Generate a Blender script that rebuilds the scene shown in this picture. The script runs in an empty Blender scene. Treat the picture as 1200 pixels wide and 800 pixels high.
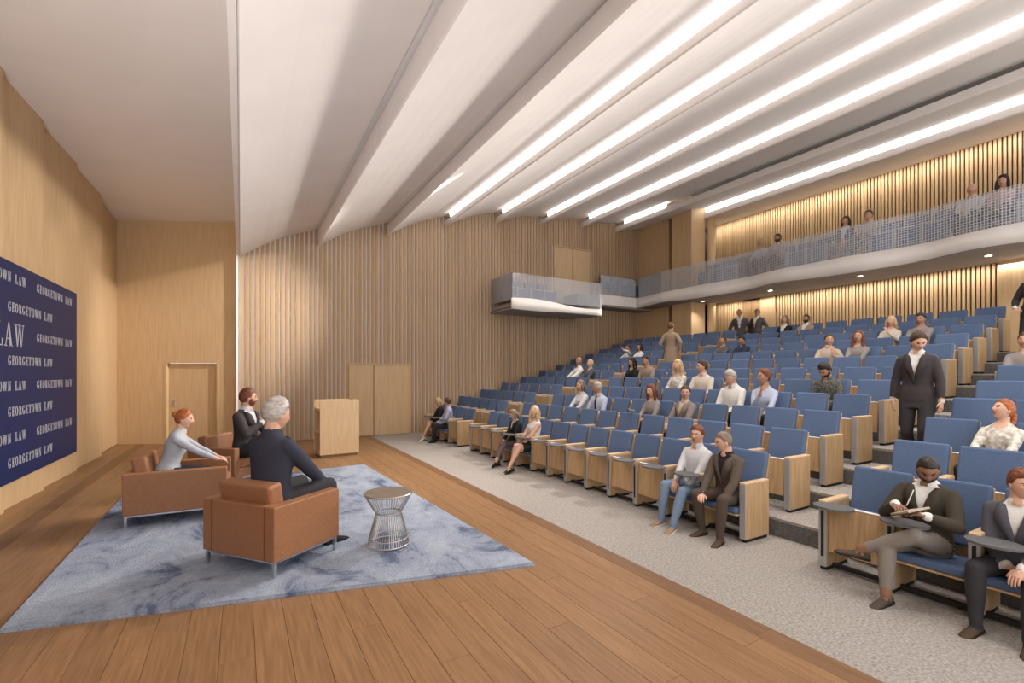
import bpy, bmesh, math, random
from mathutils import Vector, Matrix, kdtree
import numpy as np
random.seed(7)
scene = bpy.context.scene
C = scene.collection
PI = math.pi

# ------------------------------------------------------------------ camera
# camera calibrated from the vanishing points: x runs from the stage into the hall, y runs along the stage
FPX = 555.0
cam_d = bpy.data.cameras.new('camera')
cam_d.sensor_width = 36.0
cam_d.lens = FPX / 1200 * 36
cam_d.shift_y = 38.0 / 1200
cam_d.clip_start = 0.05
cam = bpy.data.objects.new('camera', cam_d)
C.objects.link(cam)
cam.location = (0, 0, 1.75)
cam.rotation_euler = (PI / 2, 0, -math.radians(29.8))
scene.camera = cam

# ------------------------------------------------------------------ world, exposure
w = bpy.data.worlds.new('world')
scene.world = w
w.use_nodes = True
w.node_tree.nodes['Background'].inputs[0].default_value = (0.9, 0.86, 0.82, 1)
w.node_tree.nodes['Background'].inputs[1].default_value = 2.4
vs = scene.view_settings
vs.view_transform = 'Standard'
vs.look = 'None'
vs.exposure = 0.0
vs.gamma = 1.0
vs.use_curve_mapping = False
scene.display_settings.display_device = 'sRGB'

# ------------------------------------------------------------------ lights (the hall's own lamps and added fill)
WARM = (1.0, 0.92, 0.84)

def area_light(name, loc, size, power, rot=(0, 0, 0), color=WARM, spread=PI):
    d = bpy.data.lights.new(name, 'AREA')
    d.shape = 'RECTANGLE'
    d.size, d.size_y = size
    d.energy = power
    d.color = color
    d.spread = spread
    o = bpy.data.objects.new(name, d)
    C.objects.link(o)
    o.location = loc
    o.rotation_euler = rot
    return o

def spot_light(name, loc, target, power, angle=60, blend=0.6, size=0.06, color=WARM):
    d = bpy.data.lights.new(name, 'SPOT')
    d.energy = power
    d.spot_size = math.radians(angle)
    d.spot_blend = blend
    d.shadow_soft_size = size
    d.color = color
    o = bpy.data.objects.new(name, d)
    C.objects.link(o)
    o.location = loc
    v = Vector(target) - Vector(loc)
    o.rotation_euler = v.to_track_quat('-Z', 'Y').to_euler()
    return o

# sawtooth ceiling: each panel climbs from (x0,z0) to (x1,z1), then drops to the next
PANELS = [(-0.03, 4.70, 1.72, 5.60), (1.80, 5.20, 3.56, 6.06), (3.66, 5.75, 5.34, 6.54),
          (5.42, 6.27, 7.12, 6.96), (7.20, 6.66, 8.80, 7.12), (8.92, 6.87, 10.55, 7.34),
          (10.68, 7.05, 12.21, 7.44), (12.34, 7.14, 13.88, 7.46), (13.99, 7.15, 15.5, 7.30)]
LIT = {2: 0, 3: 1, 4: 1, 5: 1, 6: 1, 7: 0.5, 8: 1}
# theatre spots set in the ceiling above the stage edge
for y in (3.2, 5.6, 8.0, 10.4):
    spot_light('stage_spot', (3.60, y, 5.95), (0.3, y + 0.4, 0.3), 120, angle=62, blend=0.8, size=0.10)
for x, z, pw in ((3.61, 5.95, 170), (5.36, 6.45, 200), (7.14, 6.80, 220), (8.86, 7.0, 200), (10.6, 7.1, 160)):
    for y in (1.4, 3.8, 6.2, 8.6, 11.0):
        spot_light('house_spot', (x - 0.32, y, z - 0.16), (x + 0.45, y, 0.3), pw, angle=74, blend=0.8, size=0.07)
for y in (6.5, 9.0, 11.2, 12.9):
    spot_light('wall_spot', (-0.45, y, 5.45), (-2.7, y + 0.3, 2.4), 40, angle=75, blend=0.5, size=0.05)
# added fill along the balcony rail, aimed at the stage and front ceiling panels
for y in (1.5, 4.0, 6.5, 9.0, 11.5):
    spot_light('balcony_fill', (12.42, y, 4.05), (0.0, y * 0.8 + 1.6, 5.6), 950, angle=64, blend=1.0, size=0.9)
# theatre spots in the sixth ceiling step: the key light on the stage
for y, tx, ty, tz, pw in ((7.5, 0.8, 5.6, 0.0, 2000), (9.5, 0.9, 8.0, 0.2, 2200), (11.5, 1.3, 10.0, 0.0, 1150)):
    spot_light('key_spot', (8.84, y, 6.95), (tx, ty, tz), pw, angle=42, blend=0.8, size=0.12)
spot_light('door_fill', (5.15, 8.5, 6.15), (-1.5, 14.4, 2.2), 3800, angle=36, blend=1.0, size=0.10)  # extra spot added as fill to brighten the angled door wall
# added unseen fill beside the camera, brightening the stage soffit and angled wall
spot_light('stage_fill', (-1.5, -0.6, 0.9), (-1.8, 6.5, 6.4), 1250, angle=84, blend=1.0, size=0.4, color=(1.0, 0.97, 0.98))
# wall washers above the slatted walls
area_light('wall_washer', (15.22, 6.2, 7.20), (0.08, 14.0), 90, rot=(0, math.radians(-22), 0), color=(1.0, 0.90, 0.78))
area_light('wall_washer', (14.25, 5.2, 4.10), (0.08, 11.0), 70, rot=(0, math.radians(-18), 0), color=(1.0, 0.90, 0.78))

# ------------------------------------------------------------------ materials
MATS = {}

def new_mat(name, rough=0.5, spec=0.5, metal=0.0):
    m = bpy.data.materials.new(name)
    m.use_nodes = True
    nt = m.node_tree
    b = nt.nodes['Principled BSDF']
    b.inputs['Roughness'].default_value = rough
    b.inputs['Specular IOR Level'].default_value = spec
    b.inputs['Metallic'].default_value = metal
    MATS[name] = m
    return m, nt, b

def mat_noise(name, c1, c2, scale=20, rough=0.7, spec=0.3, stretch=(1, 1, 1), bump=0.0, detail=4,
              rand=0.0, metal=0.0, lo=0.35, hi=0.65, coat=0.0):
    """two-tone noise material in object space; rand varies the tone from object to object"""
    m, nt, b = new_mat(name, rough, spec, metal)
    N, L = nt.nodes, nt.links
    tc = N.new('ShaderNodeTexCoord')
    mp = N.new('ShaderNodeMapping')
    mp.inputs['Scale'].default_value = stretch
    L.new(tc.outputs['Object'], mp.inputs['Vector'])
    nz = N.new('ShaderNodeTexNoise')
    nz.inputs['Scale'].default_value = scale
    nz.inputs['Detail'].default_value = detail
    cr = N.new('ShaderNodeValToRGB')
    cr.color_ramp.elements[0].position = lo
    cr.color_ramp.elements[1].position = hi
    cr.color_ramp.elements[0].color = (*c1, 1)
    cr.color_ramp.elements[1].color = (*c2, 1)
    L.new(nz.outputs['Fac'], cr.inputs['Fac'])
    col = cr.outputs['Color']
    vec = mp.outputs['Vector']
    if rand:
        oi = N.new('ShaderNodeObjectInfo')
        mr = N.new('ShaderNodeMapRange')
        mr.inputs['To Min'].default_value = 1 - rand
        mr.inputs['To Max'].default_value = 1 + rand
        L.new(oi.outputs['Random'], mr.inputs['Value'])
        hs = N.new('ShaderNodeHueSaturation')
        L.new(mr.outputs['Result'], hs.inputs['Value'])
        L.new(col, hs.inputs['Color'])
        col = hs.outputs['Color']
        va = N.new('ShaderNodeVectorMath')
        va.operation = 'MULTIPLY_ADD'
        va.inputs[1].default_value = (1, 1, 1)
        sc_ = N.new('ShaderNodeVectorMath')
        sc_.operation = 'SCALE'
        sc_.inputs[0].default_value = (13.0, 7.0, 11.0)
        L.new(oi.outputs['Random'], sc_.inputs['Scale'])
        L.new(mp.outputs['Vector'], va.inputs[0])
        L.new(sc_.outputs[0], va.inputs[2])
        vec = va.outputs[0]
    L.new(vec, nz.inputs['Vector'])
    L.new(col, b.inputs['Base Color'])
    if bump:
        bp = N.new('ShaderNodeBump')
        bp.inputs['Strength'].default_value = bump
        bp.inputs['Distance'].default_value = 0.02
        L.new(nz.outputs['Fac'], bp.inputs['Height'])
        L.new(bp.outputs['Normal'], b.inputs['Normal'])
    if coat:
        b.inputs['Coat Weight'].default_value = coat
        b.inputs['Coat Roughness'].default_value = 0.15
    return m

def mat_emit(name, color, strength):
    m, nt, b = new_mat(name)
    b.inputs['Base Color'].default_value = (*color, 1)
    b.inputs['Emission Color'].default_value = (*color, 1)
    b.inputs['Emission Strength'].default_value = strength
    return m

mat_noise('oak', (0.55, 0.385, 0.215), (0.63, 0.455, 0.270), 3.2, 0.45, 0.3, (9, 9, 0.45), 0.02, 5)
mat_noise('oak_slat', (0.41, 0.272, 0.158), (0.45, 0.305, 0.180), 3.0, 0.55, 0.25, (8, 8, 0.4), 0, 2, rand=0.07)
mat_noise('oak_rear', (0.56, 0.385, 0.215), (0.68, 0.49, 0.29), 3.0, 0.5, 0.3, (8, 8, 0.4), 0, 4, rand=0.08)
mat_noise('oak_seat', (0.42, 0.275, 0.145), (0.54, 0.365, 0.205), 4.0, 0.4, 0.35, (9, 9, 0.6), 0, 5, rand=0.10)
mat_noise('oak_pale', (0.70, 0.50, 0.29), (0.78, 0.58, 0.36), 4.0, 0.4, 0.35, (9, 9, 0.6), 0.01, 5)
mat_noise('oak_arm', (0.56, 0.39, 0.23), (0.66, 0.48, 0.30), 4.0, 0.35, 0.4, (2, 9, 9), 0, 4)
mat_noise('oak_dark', (0.24, 0.14, 0.065), (0.33, 0.20, 0.10), 4.0, 0.5, 0.3, (9, 9, 0.5), 0, 4)
mat_noise('plank', (0.215, 0.115, 0.053), (0.29, 0.162, 0.078), 3.0, 0.40, 0.35, (16, 0.9, 9), 0.02, 6, rand=0.06)
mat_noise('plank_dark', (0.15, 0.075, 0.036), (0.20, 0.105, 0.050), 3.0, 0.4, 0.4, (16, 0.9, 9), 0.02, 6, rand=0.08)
mat_noise('ceiling_white', (0.80, 0.765, 0.75), (0.83, 0.795, 0.78), 1.5, 0.85, 0.1)
mat_noise('white_trim', (0.84, 0.82, 0.80), (0.88, 0.86, 0.84), 2, 0.5, 0.3)
mat_noise('plaster_backing', (0.80, 0.76, 0.72), (0.84, 0.80, 0.76), 5, 0.9, 0.1)
mat_noise('dark_backing', (0.045, 0.035, 0.033), (0.07, 0.055, 0.05), 5, 0.9, 0.1)
mat_noise('grey_soffit', (0.30, 0.285, 0.29), (0.33, 0.315, 0.32), 3, 0.8, 0.2)
mat_noise('carpet_grey', (0.225, 0.205, 0.190), (0.42, 0.39, 0.365), 55, 1.0, 0.05, (1, 1, 1), 0.5, 6, lo=0.3, hi=0.7)
mat_noise('riser_grey', (0.10, 0.10, 0.105), (0.15, 0.15, 0.155), 40, 0.95, 0.1)
mat_noise('seat_fabric', (0.080, 0.125, 0.230), (0.108, 0.162, 0.285), 160, 0.85, 0.25, (1, 1, 1), 0.1, 3, rand=0.10)
mat_noise('navy_panel', (0.006, 0.018, 0.090), (0.008, 0.021, 0.100), 2, 0.45, 0.2)
mat_noise('sign_letter', (0.42, 0.43, 0.46), (0.46, 0.47, 0.50), 10, 0.5, 0.3)
mat_noise('seat_metal', (0.36, 0.36, 0.37), (0.42, 0.42, 0.43), 30, 0.45, 0.5, (1, 1, 0.1), metal=0.3)
mat_noise('tablet_grey', (0.105, 0.105, 0.11), (0.13, 0.13, 0.135), 30, 0.7, 0.2)
mat_noise('black', (0.012, 0.012, 0.013), (0.018, 0.018, 0.02), 30, 0.6, 0.3)
mat_noise('chrome', (0.72, 0.72, 0.74), (0.8, 0.8, 0.82), 10, 0.18, 0.5, metal=1.0)
mat_noise('wire', (0.50, 0.47, 0.44), (0.6, 0.57, 0.54), 10, 0.3, 0.5, metal=0.9)
mat_noise('leather', (0.255, 0.112, 0.052), (0.295, 0.132, 0.062), 60, 0.42, 0.45, (1, 1, 1), 0.06, 4)
mat_noise('leather_dark', (0.16, 0.07, 0.035), (0.2, 0.09, 0.045), 60, 0.5, 0.4)
mat_emit('led', (1.0, 0.95, 0.90), 4.5)
mat_emit('downlight_glow', (1.0, 0.94, 0.86), 12.0)

# rug: mottled blue with darker brushed patches
m, nt, b = new_mat('rug_blue', 0.95, 0.1)
N, L = nt.nodes, nt.links
tc = N.new('ShaderNodeTexCoord')
mp = N.new('ShaderNodeMapping'); mp.inputs['Scale'].default_value = (1.5, 0.8, 1); mp.inputs['Rotation'].default_value = (0, 0, 0.5)
n1 = N.new('ShaderNodeTexNoise'); n1.inputs['Scale'].default_value = 1.3; n1.inputs['Detail'].default_value = 8; n1.inputs['Roughness'].default_value = 0.72; n1.inputs['Distortion'].default_value = 0.6
n2 = N.new('ShaderNodeTexNoise'); n2.inputs['Scale'].default_value = 70; n2.inputs['Detail'].default_value = 4
r1 = N.new('ShaderNodeValToRGB')
for p, c in ((0.0, (0.075, 0.098, 0.160)), (0.38, (0.092, 0.115, 0.180)), (0.46, (0.225, 0.260, 0.335)), (0.60, (0.305, 0.345, 0.42)), (1.0, (0.42, 0.455, 0.52))):
    e = r1.color_ramp.elements.new(p) if p not in (0.0, 1.0) else r1.color_ramp.elements[0 if p == 0 else -1]
    e.position = p; e.color = (*c, 1)
mx = N.new('ShaderNodeMix'); mx.data_type = 'RGBA'; mx.blend_type = 'OVERLAY'; mx.inputs['Factor'].default_value = 0.75
bp = N.new('ShaderNodeBump'); bp.inputs['Strength'].default_value = 0.6; bp.inputs['Distance'].default_value = 0.02
L.new(tc.outputs['Object'], mp.inputs['Vector']); L.new(mp.outputs['Vector'], n1.inputs['Vector']); L.new(tc.outputs['Object'], n2.inputs['Vector'])
L.new(n1.outputs['Fac'], r1.inputs['Fac']); L.new(r1.outputs['Color'], mx.inputs['A']); L.new(n2.outputs['Color'], mx.inputs['B'])
hs = N.new('ShaderNodeHueSaturation'); hs.inputs['Saturation'].default_value = 0
L.new(n2.outputs['Color'], hs.inputs['Color']); L.new(hs.outputs['Color'], mx.inputs['B'])
L.new(mx.outputs['Result'], b.inputs['Base Color']); L.new(n2.outputs['Fac'], bp.inputs['Height']); L.new(bp.outputs['Normal'], b.inputs['Normal'])

# balcony glass with a fine fritted grid
def mat_glass(name, grid, tint=(0.93, 0.95, 1.0), haze=0.10, cell=0.055, line=0.24, amount=0.38):
    m, nt, b = new_mat(name)
    N, L = nt.nodes, nt.links
    N.remove(b)
    out = N['Material Output']
    tr = N.new('ShaderNodeBsdfTransparent'); tr.inputs['Color'].default_value = (*tint, 1)
    gl = N.new('ShaderNodeBsdfGlossy'); gl.inputs['Roughness'].default_value = 0.03
    fr = N.new('ShaderNodeFresnel'); fr.inputs['IOR'].default_value = 1.35
    m1 = N.new('ShaderNodeMixShader')
    L.new(fr.outputs[0], m1.inputs['Fac']); L.new(tr.outputs[0], m1.inputs[1]); L.new(gl.outputs[0], m1.inputs[2])
    df = N.new('ShaderNodeBsdfDiffuse'); df.inputs['Color'].default_value = (0.86, 0.89, 0.95, 1)
    m2 = N.new('ShaderNodeMixShader')
    L.new(m1.outputs[0], m2.inputs[1]); L.new(df.outputs[0], m2.inputs[2])
    if grid:
        tc = N.new('ShaderNodeTexCoord')
        sp = N.new('ShaderNodeSeparateXYZ')
        L.new(tc.outputs['Object'], sp.inputs[0])
        outs = []
        for ax in ('Y', 'Z'):
            a = N.new('ShaderNodeMath'); a.operation = 'DIVIDE'; a.inputs[1].default_value = cell
            f = N.new('ShaderNodeMath'); f.operation = 'FRACT'
            c = N.new('ShaderNodeMath'); c.operation = 'LESS_THAN'; c.inputs[1].default_value = line
            L.new(sp.outputs[ax], a.inputs[0]); L.new(a.outputs[0], f.inputs[0]); L.new(f.outputs[0], c.inputs[0])
            outs.append(c)
        mxn = N.new('ShaderNodeMath'); mxn.operation = 'MAXIMUM'
        L.new(outs[0].outputs[0], mxn.inputs[0]); L.new(outs[1].outputs[0], mxn.inputs[1])
        ml = N.new('ShaderNodeMath'); ml.operation = 'MULTIPLY_ADD'; ml.inputs[1].default_value = amount; ml.inputs[2].default_value = haze
        L.new(mxn.outputs[0], ml.inputs[0]); L.new(ml.outputs[0], m2.inputs['Fac'])
    else:
        m2.inputs['Fac'].default_value = haze
    L.new(m2.outputs[0], out.inputs['Surface'])
    return m
mat_glass('glass_grid', True)
mat_glass('glass_plain', False, haze=0.22)

# ------------------------------------------------------------------ mesh helpers
def link(o, parent=None):
    C.objects.link(o)
    if parent is not None:
        o.parent = parent
    return o

def mk(name, me, mat=None, parent=None, loc=(0, 0, 0), rot=(0, 0, 0)):
    o = bpy.data.objects.new(name, me)
    if mat and not me.materials:
        me.materials.append(MATS[mat])
    link(o, parent)
    o.location = loc
    o.rotation_euler = rot
    return o

def mesh(name, verts, faces, smooth=False):
    me = bpy.data.meshes.new(name)
    me.from_pydata([tuple(v) for v in verts], [], faces)
    if smooth:
        me.polygons.foreach_set('use_smooth', [True] * len(me.polygons))
    me.update()
    return me

def tag(o, label, cat, group=None):
    o['label'] = label
    o['category'] = cat
    if group:
        o['group'] = group
    return o

def empty(name, loc=(0, 0, 0), rz=0.0):
    o = bpy.data.objects.new(name, None)
    link(o)
    o.location = loc
    o.rotation_euler = (0, 0, rz)
    o.empty_display_size = 0.2
    return o

def structure(o):
    o['kind'] = 'structure'
    return o

BOXF = [(0, 3, 2, 1), (4, 5, 6, 7), (0, 1, 5, 4), (1, 2, 6, 5), (2, 3, 7, 6), (3, 0, 4, 7)]

def box_me(name, x0, x1, y0, y1, z0, z1, bevel=0.0, seg=1):
    v = [(x0, y0, z0), (x1, y0, z0), (x1, y1, z0), (x0, y1, z0), (x0, y0, z1), (x1, y0, z1), (x1, y1, z1), (x0, y1, z1)]
    if not bevel:
        return mesh(name, v, BOXF)
    bm = bmesh.new()
    vs_ = [bm.verts.new(p) for p in v]
    for f in BOXF:
        bm.faces.new([vs_[i] for i in f])
    bmesh.ops.bevel(bm, geom=list(bm.edges), offset=bevel, segments=seg, affect='EDGES', profile=0.5)
    me = bpy.data.meshes.new(name)
    bm.to_mesh(me)
    bm.free()
    return me

def box(name, x0, x1, y0, y1, z0, z1, mat, parent=None, bevel=0.0, seg=1):
    return mk(name, box_me(name, x0, x1, y0, y1, z0, z1, bevel, seg), mat, parent)

def prism_me(name, poly, axis, a0, a1):
    """polygon (2D, counter-clockwise) extruded along an axis: 'x' -> (y,z), 'y' -> (x,z), 'z' -> (x,y)"""
    n = len(poly)
    def P(p, a):
        return {'x': (a, p[0], p[1]), 'y': (p[0], a, p[1]), 'z': (p[0], p[1], a)}[axis]
    v = [P(p, a0) for p in poly] + [P(p, a1) for p in poly]
    f = [tuple(range(n))[::-1], tuple(range(n, 2 * n))]
    f += [(i, (i + 1) % n, n + (i + 1) % n, n + i) for i in range(n)]
    me = mesh(name, v, f)
    bm = bmesh.new(); bm.from_mesh(me); bmesh.ops.recalc_face_normals(bm, faces=bm.faces); bm.to_mesh(me); bm.free()
    return me

def prism(name, poly, axis, a0, a1, mat, parent=None):
    return mk(name, prism_me(name, poly, axis, a0, a1), mat, parent)

def lathe_me(name, prof, n=24, smooth=True):
    v, f = [], []
    for r, z in prof:
        for i in range(n):
            a = 2 * PI * i / n
            v.append((r * math.cos(a), r * math.sin(a), z))
    for k in range(len(prof) - 1):
        for i in range(n):
            j = (i + 1) % n
            f.append((k * n + i, k * n + j, (k + 1) * n + j, (k + 1) * n + i))
    f.append(tuple(range(n))[::-1])
    f.append(tuple(range((len(prof) - 1) * n, len(prof) * n)))
    return mesh(name, v, f, smooth)

def tube_into(v, f, pts, r, n=6):
    """append a tube along a polyline"""
    pts = [Vector(p) for p in pts]
    base = len(v)
    up = Vector((0.13, 0.07, 1)).normalized()
    for k, p in enumerate(pts):
        d = (pts[min(k + 1, len(pts) - 1)] - pts[max(k - 1, 0)]).normalized()
        a = d.cross(up)
        if a.length < 1e-3:
            a = d.cross(Vector((1, 0, 0)))
        a.normalize()
        b_ = d.cross(a)
        rr = r[k] if isinstance(r, (list, tuple)) else r
        for i in range(n):
            t = 2 * PI * i / n
            v.append(p + (a * math.cos(t) + b_ * math.sin(t)) * rr)
    for k in range(len(pts) - 1):
        for i in range(n):
            j = (i + 1) % n
            f.append((base + k * n + i, base + k * n + j, base + (k + 1) * n + j, base + (k + 1) * n + i))
    f.append(tuple(base + i for i in range(n))[::-1])
    e = base + (len(pts) - 1) * n
    f.append(tuple(e + i for i in range(n)))

# ================================================================== ROOM SHELL
XL, XR = -2.65, 15.5       # stage wall, upper rear wall
YF, YN = 13.7, -1.0        # slatted far wall, near wall
STAGE_X = 3.17
ORD = ['first', 'second', 'third', 'fourth', 'fifth', 'sixth', 'seventh', 'eighth', 'ninth', 'tenth', 'eleventh', 'twelfth']

# ---- stage floor of long boards, running along the stage
floor = structure(box('floor', XL - 0.2, STAGE_X, YN - 0.3, 15.6, -0.30, -0.018, 'plank_dark'))
BW = 0.194
pl_me = {}
def plank(x0, x1, y0, y1, mat):
    key = (round(x1 - x0, 3), round(y1 - y0, 3), mat)
    if key not in pl_me:
        g = 0.0010
        pl_me[key] = box_me('plank', g, x1 - x0 - g, g, y1 - y0 - g, -0.017, 0.0, 0.0015)
    mk('plank', pl_me[key], mat, floor, (x0, y0, 0))
nb = int((STAGE_X - 0.17 - XL) / BW)
BW = (STAGE_X - 0.17 - XL) / nb
for k in range(nb):
    y = YN
    off = [0.0, 1.45, 0.7, 2.1][k % 4]
    y_end = 15.2
    first = True
    while y < y_end - 0.01:
        ln = 2.9
        if first:
            ln = 2.9 - off if off < 2.5 else 2.9
            first = False
        y2 = min(y + ln, y_end)
        if y_end - y2 < 0.5:
            y2 = y_end
        plank(XL + k * BW, XL + (k + 1) * BW, y, y2, 'plank_dark' if k == 2 else 'plank')  # third row toned darker to paint in soft shade along the wall
        y = y2
y = YN
while y < YF - 0.01:                      # darker border board at the edge of the stage
    plank(STAGE_X - 0.17, STAGE_X, y, min(y + 2.94, YF), 'plank_dark')
    y += 2.94

# ---- carpeted hall floor and the seating tiers
ROWX = [4.52, 5.32, 6.06, 6.80, 7.53, 8.25, 8.92, 9.58, 10.23, 10.87, 11.47, 12.07]
RISE = 0.195
hall = structure(box('carpet_floor', STAGE_X, 15.7, YN - 0.3, YF + 0.2, -0.30, -0.002, 'carpet_grey'))
for i in range(1, 12):
    xr = ROWX[i] - 0.30
    xe = 15.7
    t = structure(box('tier_platform', xr, xe, YN - 0.2, YF + 0.1, RISE * (i - 1) - (0.001 if i == 1 else -0.0), RISE * i, 'carpet_grey'))
    box('riser', xr - 0.006, xr, YN - 0.2, YF, RISE * (i - 1), RISE * i - 0.025, 'riser_grey', t)
TOPZ = RISE * 11

# ---- stage wall (left) with stepped oak panels
wl = structure(box('wall_left', XL - 0.3, XL - 0.06, YN - 0.3, 15.9, -0.3, 8.0, 'oak_dark'))
edges = [-1.0, 0.7, 2.4, 4.1, 5.8, 7.2, 8.35, 9.74, 11.40, 13.2]
for k in range(len(edges) - 1):
    y0, y1 = edges[k], edges[k + 1]
    # each panel is canted, its far edge standing proud of the next
    me = mesh('wall_panel', [(XL - 0.06, y0, 0), (XL - 0.06, y1, 0), (XL + 0.065, y1 - 0.004, 0), (XL, y0 + 0.004, 0),
                             (XL - 0.06, y0, 5.57), (XL - 0.06, y1, 5.57), (XL + 0.065, y1 - 0.004, 5.57), (XL, y0 + 0.004, 5.57)],
              [(0, 1, 2, 3), (7, 6, 5, 4), (3, 2, 6, 7), (2, 1, 5, 6), (0, 3, 7, 4), (1, 0, 4, 5)])
    mk('wall_panel', me, 'oak', wl)
box('wall_panel', XL - 0.06, XL - 0.03, 13.2, 15.5, 0, 5.57, 'oak', wl)

# ---- angled stage wall with its flush door
ang = math.atan2(15.1 - 13.75, -(2.55))        # direction of the wall in plan, from its right end
A0 = Vector((-0.08, 13.76, 0)); A1 = Vector((-2.68, 15.12, 0))
dv = (A1 - A0); LW = dv.length; dv.normalize()
wa = structure(empty('wall_angled', A0, math.atan2(dv.y, dv.x)))
# local x runs along the wall from right to left, local y is out of the room behind it (negative = into the room)
def wp(name, x0, x1, z0, z1, d0, d1, mat='oak', par=None, bev=0.0):
    return box(name, x0, x1, d0, d1, z0, z1, mat, par or wa, bev)
# with the wall running right-to-left, the room lies on local +y
D0, D1, DH = 0.44, 1.78, 2.08
wp('wall_panel', 0, D0, 0, 5.57, -0.2, 0.0)
wp('wall_panel', D1, LW + 0.1, 0, 5.57, -0.2, 0.0)
wp('wall_panel', D0, D1, DH, 5.57, -0.2, 0.0)
wp('door_frame', D0, D0 + 0.06, 0, DH, -0.12, 0.006)
wp('door_frame', D1 - 0.06, D1, 0, DH, -0.12, 0.006)
wp('door_frame', D0 + 0.06, D1 - 0.06, DH - 0.06, DH, -0.12, 0.006)
d1 = structure(wp('door_1', D0 + 0.065, D1 - 0.065, 0.01, DH - 0.065, -0.12, -0.07))
box('pull_handle', 1.55, 1.57, -0.07, -0.045, 0.95, 1.12, 'seat_metal', d1)
structure(box('trim_1', -0.095, -0.055, YF - 0.06, YF + 0.02, 0, 5.6, 'white_trim'))

# ---- slatted far wall
wf = structure(box('wall_far', -0.05, 15.8, YF + 0.028, YF + 0.3, -0.3, 8.0, 'plaster_backing'))
PITCH = 0.1162
SLW = PITCH * 0.66
LDX0, LDX1, LDH = 2.64, 4.35, 2.02
BDX0, BDX1, BDZ0, BDZ1 = 9.55, 11.14, 4.30, 6.24
def slat_me(z0, z1, depth=0.04, width=SLW):
    return box_me('slat', 0, width, -depth, 0, z0, z1)
sl_full = slat_me(0, 7.6); sl_low = slat_me(LDH + 0.03, 7.6); sl_bh = slat_me(BDZ1 + 0.02, 7.6); sl_bl = slat_me(0, BDZ0)
k = 0
x = -0.02
while x < 13.55:
    if LDX0 - SLW < x < LDX1:
        mk('slat', sl_low, 'oak_slat', wf, (x, YF + 0.03, 0))
    elif BDX0 - SLW < x < BDX1:
        mk('slat', sl_bh, 'oak_slat', wf, (x, YF + 0.03, 0))
        mk('slat', sl_bl, 'oak_slat', wf, (x, YF + 0.03, 0))
    else:
        mk('slat', sl_full, 'oak_slat', wf, (x, YF + 0.03, 0))
    x += PITCH

def double_door(name, x0, x1, z0, z1):
    r = structure(empty(name, ((x0 + x1) / 2, YF, z0)))
    hw = (x1 - x0) / 2
    h = z1 - z0
    box('door_frame', -hw - 0.03, -hw, -0.045, 0.03, 0, h + 0.03, 'oak', r)
    box('door_frame', hw, hw + 0.03, -0.045, 0.03, 0, h + 0.03, 'oak', r)
    box('door_frame', -hw, hw, -0.045, 0.03, h, h + 0.03, 'oak', r)
    split = -hw * 0.24 if name == 'door_2' else 0.0
    for a, b_ in ((-hw, split - 0.012), (split + 0.012, hw)):
        box('door_leaf', a + 0.006, b_, -0.012, 0.026, 0.008, h - 0.006, 'oak', r)
    box('seam', split - 0.012, split + 0.012, 0.0, 0.026, 0.008, h - 0.006, 'oak_dark', r)
    return r
double_door('door_2', LDX0, LDX1, 0, LDH)
double_door('door_3', BDX0, BDX1, BDZ0, BDZ1)

# ---- rear walls
PX = 13.57
wr = structure(box('wall_right', XR + 0.03, XR + 0.3, YN - 0.3, YF + 0.3, -0.3, 8.0, 'dark_backing'))
RP = 0.0835
rear_full = {}
def rear_slats(parent, xs, y0, y1, z0, z1, pitch, frac, depth=0.05):
    me = box_me('slat', -depth, 0, 0, pitch * frac, z0, z1)
    y = y0
    while y < y1 - pitch * frac:
        mk('slat', me, 'oak_rear', parent, (xs, y, 0))
        y += pitch
rear_slats(wr, XR + 0.03, 2.6, 11.9, 4.6, 7.40, RP, 0.62)
box('wall_panel', XR - 0.02, XR + 0.03, YN, 2.6, 4.6, 7.4, 'oak', wr)
# lower rear wall below the balcony
wrl = structure(box('wall_rear_lower', 14.53, 14.7, YN - 0.2, YF, TOPZ, 4.30, 'dark_backing'))
rear_slats(wrl, 14.53, 3.70, 8.72, TOPZ, 4.22, 0.0835, 0.60)
rear_slats(wrl, 14.53, 9.86, 11.20, TOPZ, 4.22, 0.0835, 0.60)
box('wall_panel', 14.44, 14.53, 8.74, 9.22, TOPZ, 4.22, 'oak', wrl)
box('door_leaf', 14.48, 14.53, 9.25, 9.54, TOPZ, 4.15, 'oak_dark', wrl)
box('door_leaf', 14.48, 14.53, 9.55, 9.84, TOPZ, 4.15, 'oak_dark', wrl)
box('wall_panel', 14.30, 14.53, 2.2, 3.68, TOPZ, 4.22, 'oak', wrl)
box('wall_panel', 14.46, 14.53, YN, 2.2, TOPZ, 4.22, 'oak', wrl)
# oak corner panel, recess and column between side and rear walls
wc = structure(box('wall_corner', PX, PX + 0.3, 12.16, YF, 0, 7.9, 'oak'))
structure(box('column', 13.35, 14.05, 10.98, 11.84, TOPZ - 0.5, 7.9, 'oak', bevel=0.02))
structure(box('trim_2', 14.05, 14.35, 11.84, 12.16, TOPZ - 0.5, 7.9, 'oak'))
pil = structure(mk('pilaster', lathe_me('pilaster', [(0.14, TOPZ - 0.2), (0.14, 7.4)], 20), 'oak_pale', None, (14.22, 10.86, 0)))

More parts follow.
